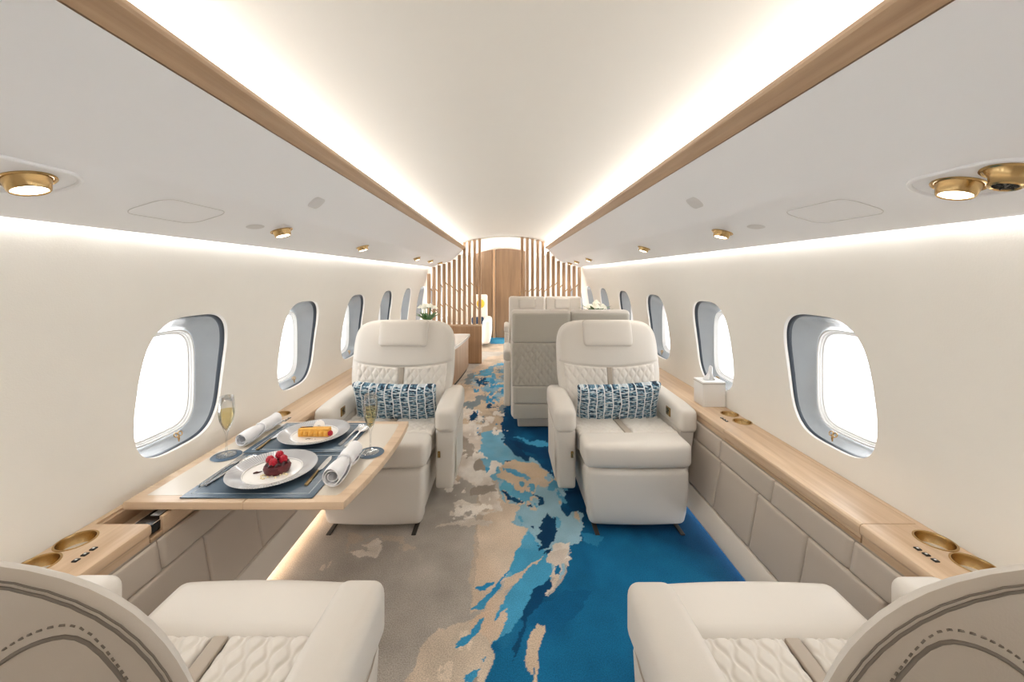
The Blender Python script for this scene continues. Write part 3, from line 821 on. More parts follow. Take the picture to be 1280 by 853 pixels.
def dome(x, s, T, p=5.0):
    r = float(np.interp(math.atan2(s - BCS, x - BCX), _ang, _rad, period=2 * PI)); q = min(1, math.hypot(x - BCX, s - BCS) / r)
    return T * max(0.0, 1 - q ** p) ** (1 / p)
TF, TB = .050, .045

def quilt(x, s, w=.025, a=.0082, P=.070):
    k0 = round(x / w); best = 1
    for k in (k0 - 1, k0, k0 + 1):
        ph = 2 * PI * s / P; sg = -1 if k % 2 else 1
        dx = x - (k * w + sg * a * math.sin(ph)); sl = a * 2 * PI / P * math.cos(ph)
        best = min(best, abs(dx) / math.sqrt(1 + sl * sl))
    return .0055 * (1 - math.exp(-(best / .0055) ** 2))

def patch(mb, fx0, fx1, fs0, fs1, nx, ns, pt, lift, edge=.012):
    """quilted grid: u across between fx0/fx1(s), v along between fs0/fs1(x)"""
    vs = []; fs = []
    for j in range(ns + 1):
        for i in range(nx + 1):
            u, v = i / nx, j / ns
            x = fx0 + (fx1 - fx0) * u
            s = fs0(x) + (fs1(x) - fs0(x)) * v
            e = min(min(u, 1 - u) * abs(fx1 - fx0), min(v, 1 - v) * abs(fs1(x) - fs0(x)))
            k = min(1, e / edge); k = math.sqrt(max(0, 1 - (1 - k) ** 2))
            vs.append(pt(x, s, -.004 + k * (lift + .004 + quilt(x, s))))
    for j in range(ns):
        for i in range(nx):
            a = j * (nx + 1) + i; fs.append((a, a + 1, a + nx + 2, a + nx + 1))
    return mb.add(vs, fs)

def make_seat(inb, label, fine_seat, group='cream club seats in two facing pairs'):
    t = thing('club_seat', label, 'seat', (0, 0, 0), 0, group)
    near = fine_seat; HG[:] = (-.190, .391) if near else (-.185, .375); PF = 2.1 if near else 5.0; TFF = .042 if near else TF
    global BO
    EXP[0] = 3.6 if near else 5.2; WID[0] = .314 if near else BW; set_outline(); PB = 2.2 if near else 5.0
    # foot, rails
    b_ = MB(); rb(b_, (.240, .262, .125), .02, (0, -.01, .130), deform=lambda x, y, z: (x * (1 - .08 * (z < .05)), y, z)); b_.build('base', M['cream'], t)
    for s in (-1, 1):
        q = MB(); rb(q, (.011, .060, .003), .002, (s * .205, .290, .0035)); q.build('floor_rail', M['dark'], t)
    # leg rest and cushions
    q = MB()
    rb(q, (.252, .055, .145), .030, (0, .275, .165), (6, 2, 6), 4, deform=lambda x, y, z: (x * (.93 + .07 * min(1, (z - .02) / .20)), y + .012 * (1 - (x / .25) ** 2) - .02 * max(0, (.12 - z) / .09) ** 2, z))
    q.build('leg_rest', M['cream'], t)
    q = MB()
    rb(q, (.244 if near else .262, .083, .060), .030, (inb * .018 if near else 0, .253, .372), (8, 6, 2), 5, puff=(.003, .006, .005), deform=lambda x, y, z: (x, y + .010 * (1 - (x / .262) ** 2) * (y > .25), z))
    q.build('seat_cushion', M['cream'], t)
    q = MB(); rb(q, (.258, .150, .045), .02, (0, -.03, .345)); q.build('seat_pan', M['cream'], t)
    nx, ns = (84, 104) if fine_seat else (48, 56)
    for s in (-1, 1):
        q = MB(); patch(q, s * .020, s * (.228 if near and s != inb else .262), lambda x: -.165, lambda x: .174, nx, ns, lambda x, s2, d: (x, s2, .402 + .016 * (s2 + .16) / .31 + d), .007)
        q.build('quilted_cushion', M['cream'], t, sharp=0)
    q = MB(); rb(q, (.017, .168, .006), .004, (0, .004, .405), (1, 4, 1), deform=lambda x, y, z: (x, y, z + .016 * (y + .16) / .31)); q.build('centre_strip', M['strip'], t)
    # backrest
    q = MB(); plate(q, BO, TFF, TB, PF, 14, True, False, fn=backpt); q.build('backrest', M['cream'], t, sharp=0)
    q = MB(); plate(q, BO, TF, TB, PB, 14, False, True, fn=backpt); sh = q.build('back_shell', M['greige'], t, sharp=0)
    for qs, rr in ((.986, .0010), (.975, .0015)):
        pts = []
        for (x, s) in densify(BO, .008):
            X, S = BCX + qs * (x - BCX), BCS + qs * (s - BCS)
            pts.append(backpt(X, S, -dome(X, S, TB, PB)))
        k = MB(); tube(k, pts, rr, 5, closed=True); k.build('stitching', M['seam'], sh, sharp=0)
    for off, rr in ((0, .0013), (-.011, .0021)):
        def arch(x):
            a = abs(x)
            if a < .222: v = (.222 - a) / .222; return .548 - .150 * v * v * (3 - 2 * v)
            v = a - .222; return .548 - 14 * v * v - 300 * v ** 3
        pts = [(x, arch(x) + off) for x in np.linspace(-.276 - off * .3, .276 + off * .3, 61)]
        lo = [(x_, s_) for x_, s_ in zip(np.linspace(.276 + off * .3, .270 + off * .5, 12), np.linspace(arch(.276 + off * .3) + off, .02, 12))][1:]
        full = [(-a, c2) for a, c2 in reversed(lo)] + pts + lo
        k = MB(); ln = [backpt(x, s, -dome(x, s, TB, PB) + .0002) for x, s in full]
        if off == 0:
            acc = [Vector(ln[0])]
            for p, q_ in zip(ln, ln[1:]):
                p, q_ = Vector(p), Vector(q_); n_ = max(1, round((q_ - p).length / .0022)); acc += [p.lerp(q_, i / n_) for i in range(1, n_ + 1)]
            for i in range(0, len(acc) - 3, 4): tube(k, acc[i:i + 3], rr, 4)
        else: tube(k, ln, rr, 5)
        k.build('stitching', M['seam'], sh, sharp=0)
    # smooth upper panel with a gently sagging lower edge
    def sm(x): return .305 + .030 * (abs(x) / .29) ** 2
    up = [(x, s) for x, s in BO if s > .345]
    kk = .86 if near else .965; up = [(BCX + kk * (x - BCX), BCS + kk * (s - BCS)) for x, s in up]
    upl = [(x, sm(x)) for x in np.linspace(up[-1][0], up[0][0], 17)]
    k = MB(); plate(k, densify(up + upl, .02), .010, 0, 8, 8, back=False, fn=lambda x, s, d: backpt(x, s, dome(x, s, TFF, PF) + d - .001)); k.build('upper_pad', M['cream'], t, sharp=0)
    for s in (-1, 1):
        q = MB()
        patch(q, s * .018, s * .282, lambda x: .015, lambda x: sm(x) - .004, 56, 60, lambda x, s2, d: backpt(x * (hw(s2) / BW), s2, dome(x * hw(s2) / BW, s2, TFF, PF) + d), .006)
        q.build('quilted_pad', M['white_leather'], t, sharp=0)
    q = MB(); vs = [backpt(x, s, dome(x, s, TFF, PF) + (.006 if abs(x) < .012 else 0)) for s in np.linspace(.02, .300, 16) for x in (-.015, -.0119, .0119, .015)]
    q.add(vs, [(j * 4 + i, j * 4 + i + 1, j * 4 + i + 5, j * 4 + i + 4) for j in range(15) for i in range(3)]); q.build('back_strip', M['strip'], t)
    # headrest pad
    hp = densify(rrect(.156, .083, .022, 5, (0, .420 if near else .512)), .02)
    k = MB(); plate(k, hp, .036, .0, 7, 8, back=False, fn=lambda x, s, d: backpt(x, s, TFF * .78 + d * (.7 if near else 1) + .004)); 
    k.build('headrest', M['cream'], t, sharp=0)
    k = MB(); tube(k, [backpt(x, s, TFF * .80 + .006) for x, s in hp], .0022, 5, closed=True); k.build('headrest_seam', M['strip'], t, sharp=0)
    # armrests
    for s in (-1, 1):
        isin = (s == inb); cx = s * ((.322 if near else .327) if isin else (.288 if near else .314)); aw = (.0535 if near else .0585) if isin else (.062 if near else .049)
        a = MB()
        def df(x, y, z):
            f = max(0, (y - .02) / .15)
            return (x + s * .004 * f, y, z - (.003 if near else .012) * f * f + .02 * max(0, -(y + .05)) * .3)
        rb(a, (aw, .232, .064), (.028 if near else .034) if isin else .030, (cx, -.058 if isin or not near else -.040, .504 if near else .490), (2, 8, 2), 5, deform=df, puff=(.003, 0, .003)); arm = a.build('armrest', M['cream'], t, sharp=0)
        a = MB()
        def df2(x, y, z):
            f = max(0, (.43 - z) / .31); return (x - s * (.012 if isin else .034) * f * (1 if abs(x) > abs(cx) else .2), y - .02 * f * (y > .1), z)
        hb_ = .164 if isin else .138
        rb(a, (aw - .006, .218, hb_), .016, (cx, -.06, .435 - hb_), (1, 2, 4), 3, deform=df2); sp = a.build('side_panel', M['cream'], t)
        k = MB(); tube(k, [(cx + s * (aw - .006), -.25, .432), (cx + s * (aw - .004), .09, .432), (cx + s * (aw - .010), .150, .432), (cx + s * (aw - .028), .1585, .432), (cx - s * (aw - .018), .1585, .432)], .0018, 5); k.build('armrest_seam', M['strip'], arm)
        if isin:
            k = MB(); rb(k, (.007, .003, .017), .002, (s * .296, .163, .305)); lv = k.build('recline_lever', M['dark_brass'], t)
            k = MB(); rb(k, (.0045, .004, .012), .0015, (s * .296, .1655, .305)); k.build('lever_tab', M['brass'], lv)
            # raised edge of the outer side panel
            k = MB(); rb(k, (.0025, .155, .125), .0024, (s * (abs(cx) + aw - .007), -.06, .275)); k.build('side_inset', M['cream'], sp)
        else:
            k = MB(); rb(k, (.003, .027, .024), .002, (cx - s * (aw + .002), .040, .492)); cp = k.build('control_panel', M['dark_brass'], t)
            k = MB(); rb(k, (.003, .021, .018), .0015, (cx - s * (aw + .0037), .040, .492)); k.build('control_dial', M['brass'], cp)
            k = MB(); tube(k, [(cx - s * (aw + .0075), .026, .484), (cx - s * (aw + .0085), .054, .500)], .003, 6); k.build('control_key', M['black'], cp)
    return t

sA = make_seat(1, 'cream club seat with its taupe back to the camera, in front of the dining table', True)
sA.location = (-.650, .725, 0)
sB = make_seat(-1, 'cream club seat with its taupe back to the camera, beside the two nearest cup holders', True)
sB.location = (.650, .720, 0)
mA = make_seat(1,  'cream club seat facing the camera beside the tissue box, blue cushion on it', False); mA.location = (.648, 2.235, 0); mA.rotation_euler = (0, 0, PI)
mB = make_seat(-1,  'cream club seat facing the camera behind the dining table, blue cushion on it', False); mB.location = (-.648, 2.235, 0); mB.rotation_euler = (0, 0, PI)

def pillow(loc, tilt, roll, yaw, label):
    o = densify(rrect(.245, .132, .012, 3), .02)
    o = [(x * (1 - .035 * (1 - (s / .132) ** 2)), s * (1 - .07 * (1 - (x / .245) ** 2) + .02 * (x / .245) ** 4)) for x, s in o]
    mb = MB(); plate(mb, o, .058, .058, 2.4, 12)
    p = mb.build('throw_pillow', M['pillow'], sharp=0)
    p.location = loc; p.rotation_euler = (tilt, roll, yaw)
    return tag(p, label, 'pillow', 'blue checked cushions')
pillow((.660, 2.310, .500), math.radians(-20), math.radians(2), PI + .03, 'blue and white checked cushion leaning on the right club seat near the tissue box')
pillow((-.645, 2.310, .500), math.radians(-20), math.radians(-1), PI - .03, 'blue and white checked cushion leaning on the left club seat behind the table')

# ------------------------------------------------------------------ conference seats farther aft
def conf_seat(loc, rz, arms, label, flare=0):
    t = thing('slim_armchair', label, 'seat', loc, rz, 'slim conference seats facing across a table')
    q = MB(); rb(q, (.19, .24, .05), .012, (0, .02, .051)); q.build('base', M['kick'], t)
    q = MB(); rb(q, (.235, .245, .10), .03, (0, .07, .21), 2, 3); q.build('seat_box', M['grey_leather'], t)
    q = MB(); rb(q, (.235, .25, .055), .04, (0, .10, .36), 3, 4, puff=(0, 0, .008)); q.build('seat_cushion', M['cream'], t)
    q = MB(); rb(q, (.246, .060, .440), .035, (0, -.225, .53), (3, 1, 8), 4, deform=lambda x, y, z: (x + (flare * .045 * max(0, min(1, (z - .57) / .06)) if x * flare > 0 else 0), y, z)); q.build('backrest', M['cream'], t)
    yb = -.2855
    def bp(x, s, d): return (x + (flare * .045 * max(0, min(1, (s - .57) / .06)) * max(0, min(1, x * flare / .2)) if x * flare > 0 else 0), yb - d, s)
    for nm, z0, z1 in (('rear_panel', .705, .948), ('rear_panel', .215, .352), ('rear_panel', .092, .212)):
        q = MB(); plate(q, densify(rrect(.236 if z0 > .3 else .228, (z1 - z0) / 2 - .001, .022 if z0 > .6 else .008, 5, (0, (z0 + z1) / 2)), .03), .012, 0, 8, 6, back=False, fn=bp); q.build(nm, M['grey_leather'], t, sharp=0)
    q = MB(); patch(q, -.236, .236, lambda x: .354, lambda x: .703, 70, 64, lambda x, s, d: bp(x, s, d), .004)
    q.build('quilted_rear_panel', M['grey_leather'], t, sharp=0)
    q = MB(); plate(q, densify(rrect(.115, .066, .018, 4, (0, .878)), .03), .022, 0, 7, 5, back=False, fn=lambda x, s, d: (x, -.168 + d, s)); q.build('headrest', M['cream'], t, sharp=0)
    for s in arms:
        q = MB(); rb(q, (.032, .20, .045), .024, (s * .278, .02, .585), (1, 3, 1), 4); q.build('armrest', M['cream'], t)
        q = MB(); rb(q, (.029, .19, .19), .014, (s * .276, .015, .345)); q.build('side_panel', M['cream'], t)
    if flare: t.scale = (.9, 1, 1)
    return t
conf_seat((.290, 3.46, 0), 0, (-1,), 'slim seat with grey quilted back panel to the camera, by the aisle')
conf_seat((.752, 3.46, 0), 0, (), 'slim seat with its back to the camera behind the right club seat, by the windows', 1)
conf_seat((.29, 5.12, 0), PI, (1,), 'slim cream seat facing the camera by the aisle in front of the slatted screen')
conf_seat((.765, 5.12, 0), PI, (), 'slim cream seat facing the camera by the windows in front of the slatted screen', -1)
# ------------------------------------------------------------------ dining table and what is on it
ZTT = .550
tb = thing('dining_table', 'fold-out oak dining table with beige inlay, laid for two', 'table', (-.82, 1.54, ZTT - .026))
def edge_x(y): t = (y - 1.212) / .676; return -.501 + .034 * t + .105 * t * (1 - t)
ya, yb_, xs_ = 1.2115, 1.888, -.813
yl_ = np.linspace(ya, yb_, 15)
def leaf(poly, inl):
    mb = MB(); c = (sum(p[0] for p in poly) / len(poly), sum(p[1] for p in poly) / len(poly))
    N = len(poly)
    def sc(d): 
        out = []
        for i in range(N):
            p0, p1, p2 = Vector(poly[i - 1]), Vector(poly[i]), Vector(poly[(i + 1) % N])
            n1 = Vector((-(p1 - p0).y, (p1 - p0).x)).normalized(); n2 = Vector((-(p2 - p1).y, (p2 - p1).x)).normalized()
            b2 = (n1 + n2); b2 = b2 / max(.3, b2.length_squared / 2)
            out.append((p1.x + b2.x * d, p1.y + b2.y * d))
        return out
    lev = [(sc(.004), ZTT - .026), (sc(0), ZTT - .022), (sc(0), ZTT - .004), (sc(.0015), ZTT - .001), (sc(.004), ZTT)]
    vs = [(x, y, z) for l, z in lev for x, y in l]; fs = [tuple(range(N - 1, -1, -1)), tuple(4 * N + i for i in range(N))]
    for k in range(4): fs += [(k * N + i, k * N + (i + 1) % N, (k + 1) * N + (i + 1) % N, (k + 1) * N + i) for i in range(N)]
    mb.add(vs, fs); l = wb(mb, 'table_leaf', M['wood_x'], tb, sharp=30)
    q = MB(); prism(q, inl, ZTT - .003, ZTT + .0006); wb(q, 'inlay', M['inlay'], l, smooth=False)
outer = [(xs_ + .0008, ya)] + [(edge_x(y), y) for y in yl_] + [(xs_ + .0008, yb_)]
inn = [(xs_ + .0008, ya + .038)] + [(edge_x(y) - .040, max(ya + .038, min(yb_ - .038, y))) for y in yl_] + [(xs_ + .0008, yb_ - .038)]
leaf(outer, inn)
leaf([(-1.183, ya), (xs_ - .0008, ya), (xs_ - .0008, yb_), (-1.183, yb_)], [(-1.143, ya + .038), (xs_ - .0008, ya + .038), (xs_ - .0008, yb_ - .038), (-1.143, yb_ - .038)])
q = MB()
for y in (1.36, 1.70): rb(q, (.19, .018, .006), .003, (-.98, y, ZTT - .032))
wb(q, 'slide_arm', M['steel'], tb)
q = MB(); rb(q, (.02, .20, .018), .004, (-1.15, 1.53, ZTT - .056)); wb(q, 'slide_block', M['dark'], tb)

ZP = ZTT + .0008
def placemat(x0, x1, y0, y1, label):
    mb = MB(); rb(mb, ((x1 - x0) / 2, (y1 - y0) / 2, .002), .0015, ((x0 + x1) / 2, (y0 + y1) / 2, ZP + .002))
    o = mb.build('placemat', M['mat'], None); o['label'] = label; o['category'] = 'placemat'; o['group'] = 'slate blue placemats'
    q = MB(); m_ = .022; a, b2, c2, d2 = x0 + m_, x1 - m_, y0 + m_, y1 - m_
    for (ax, ay, bx, by) in ((a, c2, b2, c2), (a, d2, b2, d2), (a, c2, a, d2), (b2, c2, b2, d2)):
        rb(q, (abs(bx - ax) / 2 + .0016, abs(by - ay) / 2 + .0016, .0004), .0002, ((ax + bx) / 2, (ay + by) / 2, ZP + .0042), 1, 1)
    q.build('inset_line', M['mat_line'], o)
    return o
placemat(-1.023, -.606, 1.229, 1.538, 'slate blue leather placemat under the raspberry tart plate')
placemat(-1.036, -.629, 1.546, 1.855, 'slate blue leather placemat under the golden pastry plate')
ZM = ZP + .0045

def dinner_plate(x, y, label):
    t = thing('dinner_plate', label, 'plate', (x, y, ZM), 0, 'wide ribbed dinner plates'); t.scale = (1.05, 1.05, 1.05)
    q = MB(); lathe(q, [(0, .0005), (.068, .0005), (.074, .003), (.085, .0065), (.088, .0085), (.086, .0095), (.078, .0072), (.070, .0065), (0, .0065)], 64, cap=False); q.build('well', M['china'], t, sharp=60)
    q = MB(); lathe(q, [(.085, .0085), (.090, .0115), (.131, .0215), (.134, .0232), (.1355, .0225), (.134, .0205), (.092, .0090), (.085, .0065)], 96, cap=False); q.build('ribbed_rim', M['rim'], t, sharp=60)
    q = MB(); tube(q, [(.0885 * math.cos(a), .0885 * math.sin(a), .0112) for a in [2 * PI * i / 64 for i in range(64)]], .0014, 6, closed=True); q.build('well_ring', M['china'], t)
    return t
P1, P2 = (-.816, 1.376), (-.826, 1.697)
dinner_plate(*P1, 'grey-rimmed plate holding the raspberry tart')
dinner_plate(*P2, 'grey-rimmed plate holding the golden layered pastry')
ZF = ZM + .0068

# raspberry tart
tx, ty = P1[0] + .012, P1[1] + .004
t = thing('berry_tart', 'round chocolate tart topped with four raspberries', 'dessert', (tx, ty, ZF))
q = MB(); lathe(q, [(0, .0), (.036, .0), (.0415, .008), (.0425, .020), (.039, .027), (.030, .029), (0, .030)], 40, cap=False)
rn = random.Random(3)
q.v = [(x * (1 + .05 * math.sin(9 * math.atan2(y, x) + z * 200)), y * (1 + .05 * math.sin(9 * math.atan2(y, x) + z * 200)), z) for x, y, z in q.v]
q.build('tart_shell', M['tart'], t)
q = MB()
for k in range(9):
    a = 2 * PI * k / 9; tube(q, [(.034 * math.cos(a + s_ * .8) * (1 - s_ * .25), .034 * math.sin(a + s_ * .8) * (1 - s_ * .25), .014 + .020 * math.sin(PI * s_)) for s_ in np.linspace(0, 1, 7)], .0052, 7)
q.build('chocolate_swirl', M['choco'], t)
def raspberry(name, c, parent, r=.0122):
    q = MB()
    lathe(q, [(r * .35, -r * 1.0), (r * .8, -r * .7), (r, -.1 * r), (r * .85, .6 * r), (r * .5, 1.0 * r), (0, 1.15 * r)], 14, Matrix.Translation(c))
    for j in range(5):
        ph = -.55 + j * .40; rr_ = r * math.cos(ph) * .98; zz = r * 1.1 * math.sin(ph); n_ = max(4, int(9 * math.cos(ph)))
        for k in range(n_):
            a = 2 * PI * (k + .5 * (j % 2)) / n_
            lathe(q, [(0, -.0028), (.0024, -.0012), (.0024, .0012), (0, .0028)], 6, Matrix.Translation((c[0] + rr_ * math.cos(a), c[1] + rr_ * math.sin(a), c[2] + zz)), cap=False)
    return q.build(name, M['raspberry'], parent, sharp=0)
for c in ((-.024, -.002, .041), (-.002, -.021, .040), (.021, .002, .042), (-.001, .016, .050)): raspberry('raspberry', c, t)
q = MB(); q.add([(-.012, 0, .038), (-.004, .006, .046), (-.001, .0, .050), (-.006, -.006, .045)], [(0, 1, 2, 3)]); q.add([(-.012, 0, .0375), (-.004, .006, .0455), (-.001, .0, .0495), (-.006, -.006, .0445)], [(3, 2, 1, 0)]); q.build('mint_leaf', M['leaf'], t)
q = MB(); rn = random.Random(5)
for k in range(30):
    a = rn.uniform(-2.4, -.4); r_ = rn.uniform(.030, .060); rb(q, (rn.uniform(.001, .003),) * 3, .001, (r_ * math.cos(a), r_ * math.sin(a), .0022), 1, 1)
cr_ = q.build('crumble', M['cream_food'], t)
q = MB(); tube(q, [(-.072, -.020, .002), (-.064, -.014, .0022), (-.057, -.012, .002), (-.050, -.004, .0018)], lambda s_: .0012 + .0030 * math.sin(PI * min(1, s_ * 1.2 + .1)), 7); q.build('sauce_dash', M['choco'], t)

# layered golden pastry
t = thing('layered_pastry', 'golden layered pastry slice with a white chocolate disc', 'dessert', (P2[0] + .005, P2[1] - .010, ZF))
for z0, z1 in ((.0, .008), (.019, .028)):
    q = MB(); rb(q, (.066, .016, (z1 - z0) / 2), .003, (0, 0, (z0 + z1) / 2 + .0005), (6, 2, 1), 2); q.build('pastry_layer', M['pastry'], t)
q = MB()
for k in range(6):
    for s in (-1, 1): lathe(q, [(0, -.011), (.0085, -.009), (.0112, .0), (.0085, .009), (0, .011)], 12, Matrix.Translation((-.055 + k * .022, s * .0125, .0150)), cap=False)
q.build('piped_cream', M['pastry'], t, sharp=0)
q = MB(); rb(q, (.064, .016, .003), .002, (0, 0, .031), 2, 2); q.build('top_glaze', M['pastry'], t)
raspberry('raspberry', (.070, -.010, .014), t, .010)
q = MB(); lathe(q, [(0, -.0015), (.023, -.0015), (.0245, 0), (.023, .0015), (0, .0015)], 32, Matrix.Translation((.004, .030, .030)) @ Matrix.Rotation(math.radians(62), 4, 'X'), cap=False); dk = q.build('chocolate_disc', M['china'], t)
q = MB(); X_ = Matrix.Translation((.004, .0285, .0305)) @ Matrix.Rotation(math.radians(62), 4, 'X')
for s in (-1, 1): tube(q, [X_ @ Vector((s * .003 + .003 * math.cos(a), .003 * math.sin(a), .0008)) for a in [2 * PI * i / 10 for i in range(10)]], .0006, 5, closed=True)
q.build('disc_mark', M['seam'], dk)
q = MB(); tube(q, [(-.062, .0, .035), (-.030, .004, .0365), (-.010, .006, .036)], .0016, 6); q.build('vanilla_stick', M['choco'], t)
q = MB(); rn = random.Random(8)
for k in range(12): rb(q, (.0016, .0012, .0008), .0005, (rn.uniform(-.02, .02), -.036 + rn.uniform(-.004, .004), .0010), 1, 1)
q.build('sauce_speck', M['choco'], t)

# cutlery
def cut_profile(mb, pts, th=.0014, lift=0.0):
    """flat shape from a centre line: (along, half width, height)"""
    top, bot = [], []
    N = len(pts); vs = []; fs = []
    for (s, w, z) in pts:
        vs += [(-w, s, z - th), (w, s, z - th), (w * .8, s, z + th), (-w * .8, s, z + th)]
    for k in range(N - 1):
        for i in range(4): fs.append((k * 4 + i, k * 4 + (i + 1) % 4, k * 4 + 4 + (i + 1) % 4, k * 4 + 4 + i))
    fs += [(3, 2, 1, 0), tuple((N - 1) * 4 + i for i in range(4))]
    return mb.add(vs, fs)
HANDLE = [(-.100, .0035, .003), (-.098, .0062, .003), (-.080, .0068, .003), (-.045, .0050, .0035), (-.010, .0034, .005)]
def cutlery(kind, x, y, rz, label, z=None, sc=1.0):
    t = thing(kind, label, 'cutlery', (x, y, ZM if z is None else z), rz, 'polished cutlery'); t.scale = (1.05, 1.05, 1.05)
    q = MB(); cut_profile(q, HANDLE, .0018); q.build('handle', M['brass'] if kind == 'table_knife' else M['steel'], t)
    if kind == 'table_knife':
        q = MB(); cut_profile(q, [(-.010, .0036, .005), (-.004, .0050, .004), (.005, .0085, .003), (.040, .0098, .0026), (.075, .0095, .0024), (.092, .0070, .0022), (.100, .0015, .002)], .0009); q.build('blade', M['steel'], t)
    elif kind == 'dinner_fork':
        q = MB(); cut_profile(q, [(-.010, .0034, .005), (.010, .0030, .007), (.030, .0040, .009), (.042, .0100, .007), (.056, .0115, .005)], .0010)
        for k in range(4): 
            o = -.0094 + k * .00627; n0 = len(q.v)
            cut_profile(q, [(.055, .0022, .005), (.075, .0019, .005), (.092, .0012, .0085), (.096, .0005, .0095)], .0009)
            q.v[n0:] = [(a + o, b2, c2) for a, b2, c2 in q.v[n0:]]
        q.build('tines', M['steel'], t)
    else:
        q = MB(); cut_profile(q, [(-.010, .0034, .005), (.010, .0030, .007), (.036, .0036, .009)], .0010)
        o = [(.0190 * math.cos(a), .068 + .033 * math.sin(a)) for a in [2 * PI * i / 28 for i in range(28)]]
        plate(q, o, -.0065, .0078, 2.2, 6, fn=lambda x2, s, d: (x2, s, .0085 + d)); q.build('bowl', M['steel'], t, sharp=50)
    return t
cutlery('dinner_fork', -1.005, 1.395, -.03, 'fork at the outer left of the raspberry tart plate')
cutlery('dessert_spoon', -0.976, 1.397, -.16, 'spoon resting beside the raspberry tart plate, next to the fork')
cutlery('table_knife', -0.665, 1.400, .04, 'knife with gold handle to the right of the raspberry tart plate')
cutlery('dinner_fork', -0.671, 1.705, -.10, 'fork to the right of the golden pastry plate')
cutlery('dessert_spoon', -0.642, 1.689, -.05, 'spoon to the right of the golden pastry plate, beside the flute')
cutlery('table_knife', -0.991, 1.663, .02, 'knife with gold handle to the left of the golden pastry plate')

# rolled napkins, tied in the middle
def napkin(x, y, rz, z, label, L=.105, RR=.0335):
    t = thing('rolled_napkin', label, 'napkin', (x, y, z), rz, 'rolled white napkins'); t.scale = (1.05, 1.05, 1.05)
    q = MB(); R = RR
    def rad(v): return R * (1 - .30 * math.exp(-((v) / .020) ** 2) + .05 * math.sin(v * 60))
    # spiral sheet with thickness
    n_, m_ = 72, 20; vs = []; fs = []
    for j in range(m_ + 1):
        v = -L + 2 * L * j / m_
        for i in range(n_ + 1):
            a = 2 * PI * 2.6 * i / n_; r = rad(v) * (.40 + .60 * i / n_); vs.append((r * math.cos(a + 2.2), v + .006 * math.sin(a * .5), R + r * math.sin(a + 2.2)))
    off = len(vs)
    for j in range(m_ + 1):
        v = -L + 2 * L * j / m_
        for i in range(n_ + 1):
            a = 2 * PI * 2.6 * i / n_; r = rad(v) * (.40 + .60 * i / n_) - .0022; vs.append((r * math.cos(a + 2.2), v + .006 * math.sin(a * .5), R + r * math.sin(a + 2.2)))
    w_ = n_ + 1
    for j in range(m_):
        for i in range(n_):
            a = j * w_ + i; fs.append((a, a + 1, a + w_ + 1, a + w_)); fs.append((off + a, off + a + w_, off + a + w_ + 1, off + a + 1))
    for i in range(n_):
        fs.append((i, off + i, off + i + 1, i + 1)); a = m_ * w_ + i; fs.append((a, a + 1, off + a + 1, off + a))
    for j in range(m_):
        a = j * w_ + n_; fs.append((a, off + a, off + a + w_, a + w_))
    q.add(vs, fs); q.build('napkin_roll', M['linen'], t, sharp=60, recalc=False)
    q = MB(); tube(q, [(R * .74 * math.cos(a), .002 * math.sin(3 * a), R + R * .74 * math.sin(a)) for a in [2 * PI * i / 24 for i in range(24)]], .0032, 7, closed=True); q.build('napkin_tie', M['linen'], t)
    return t
napkin(-.572, 1.392, .02, ZP + .004, 'rolled white napkin near the table edge, beside the gold-handled knife')
napkin(-1.072, 1.715, .0, ZP + .002, 'rolled white napkin by the wall, beside the far placemat', .120, .029)

# flutes on round coasters
def flute(x, y, where, far):
    c = MB(); lathe(c, [(0, 0), (.050, 0), (.052, .0015), (.050, .003), (0, .003)], 48, cap=False)
    co_ = c.build('coaster', M['coaster'], None, loc=(x, y, ZP)); tag(co_, 'round slate blue coaster %s' % where, 'coaster', 'round leather coasters')
    t = thing('champagne_flute', 'champagne flute half full of pale wine %s' % where, 'glass', (x, y, ZP + .0032), 0, 'champagne flutes'); t.scale = (1.05, 1.05, 1.05)
    q = MB(); lathe(q, [(0, .0012), (.030, .0006), (.0315, .0012), (.030, .0020), (.010, .0045), (.0040, .010), (.0030, .030), (.0030, .065), (.0042, .080), (.012, .100), (.0225, .128), (.0262, .155), (.0255, .185), (.0220, .218), (.0212, .218), (.0246, .185), (.0253, .155), (.0216, .129), (.0112, .102), (.0, .088)], 40, cap=False)
    q.build('glass_body', M['glass'], t, sharp=0)
    q = MB(); lathe(q, [(.0, .0895), (.0106, .1028), (.0209, .1292), (.0244, .155), (.0242, .168), (0, .168)], 40, cap=False); q.build('wine', M['wine'], t, sharp=50)
flute(-1.083, 1.521, 'by the window', False)
flute(-.533, 1.546, 'near the table edge', True)

# ------------------------------------------------------------------ tissue box on the right ledge
t = thing('tissue_box', 'white cube tissue box with a tissue standing out of its top', 'tissue box', (1.160, 2.232, ZT)); t.scale = (1.04, 1.04, 1.04)
q = MB(); rb(q, (.060, .052, .062), .002, (0, 0, .0625)); bx = q.build('box_body', M['white'], t)
q = MB(); rb(q, (.0612, .0532, .0045), .002, (0, 0, .1285)); q.build('box_lid', M['white'], t)
q = MB(); lathe(q, [(.028, 0), (.030, .0008), (.026, .001), (.024, 0)], 32, Matrix.Translation((0, 0, .133)) @ Matrix.Scale(.55, 4, (0, 1, 0)), cap=False); q.build('slot_rim', M['dark'], t)
for z in (.122,):
    q = MB(); tube(q, [(a, b2, z) for a, b2 in ((-.0603, -.0523), (.0603, -.0523), (.0603, .0523), (-.0603, .0523))], .0009, 5, closed=True); q.build('lid_seam', M['seam'], t)
q = MB(); n_, m_ = 16, 10; vs = []; fs = []
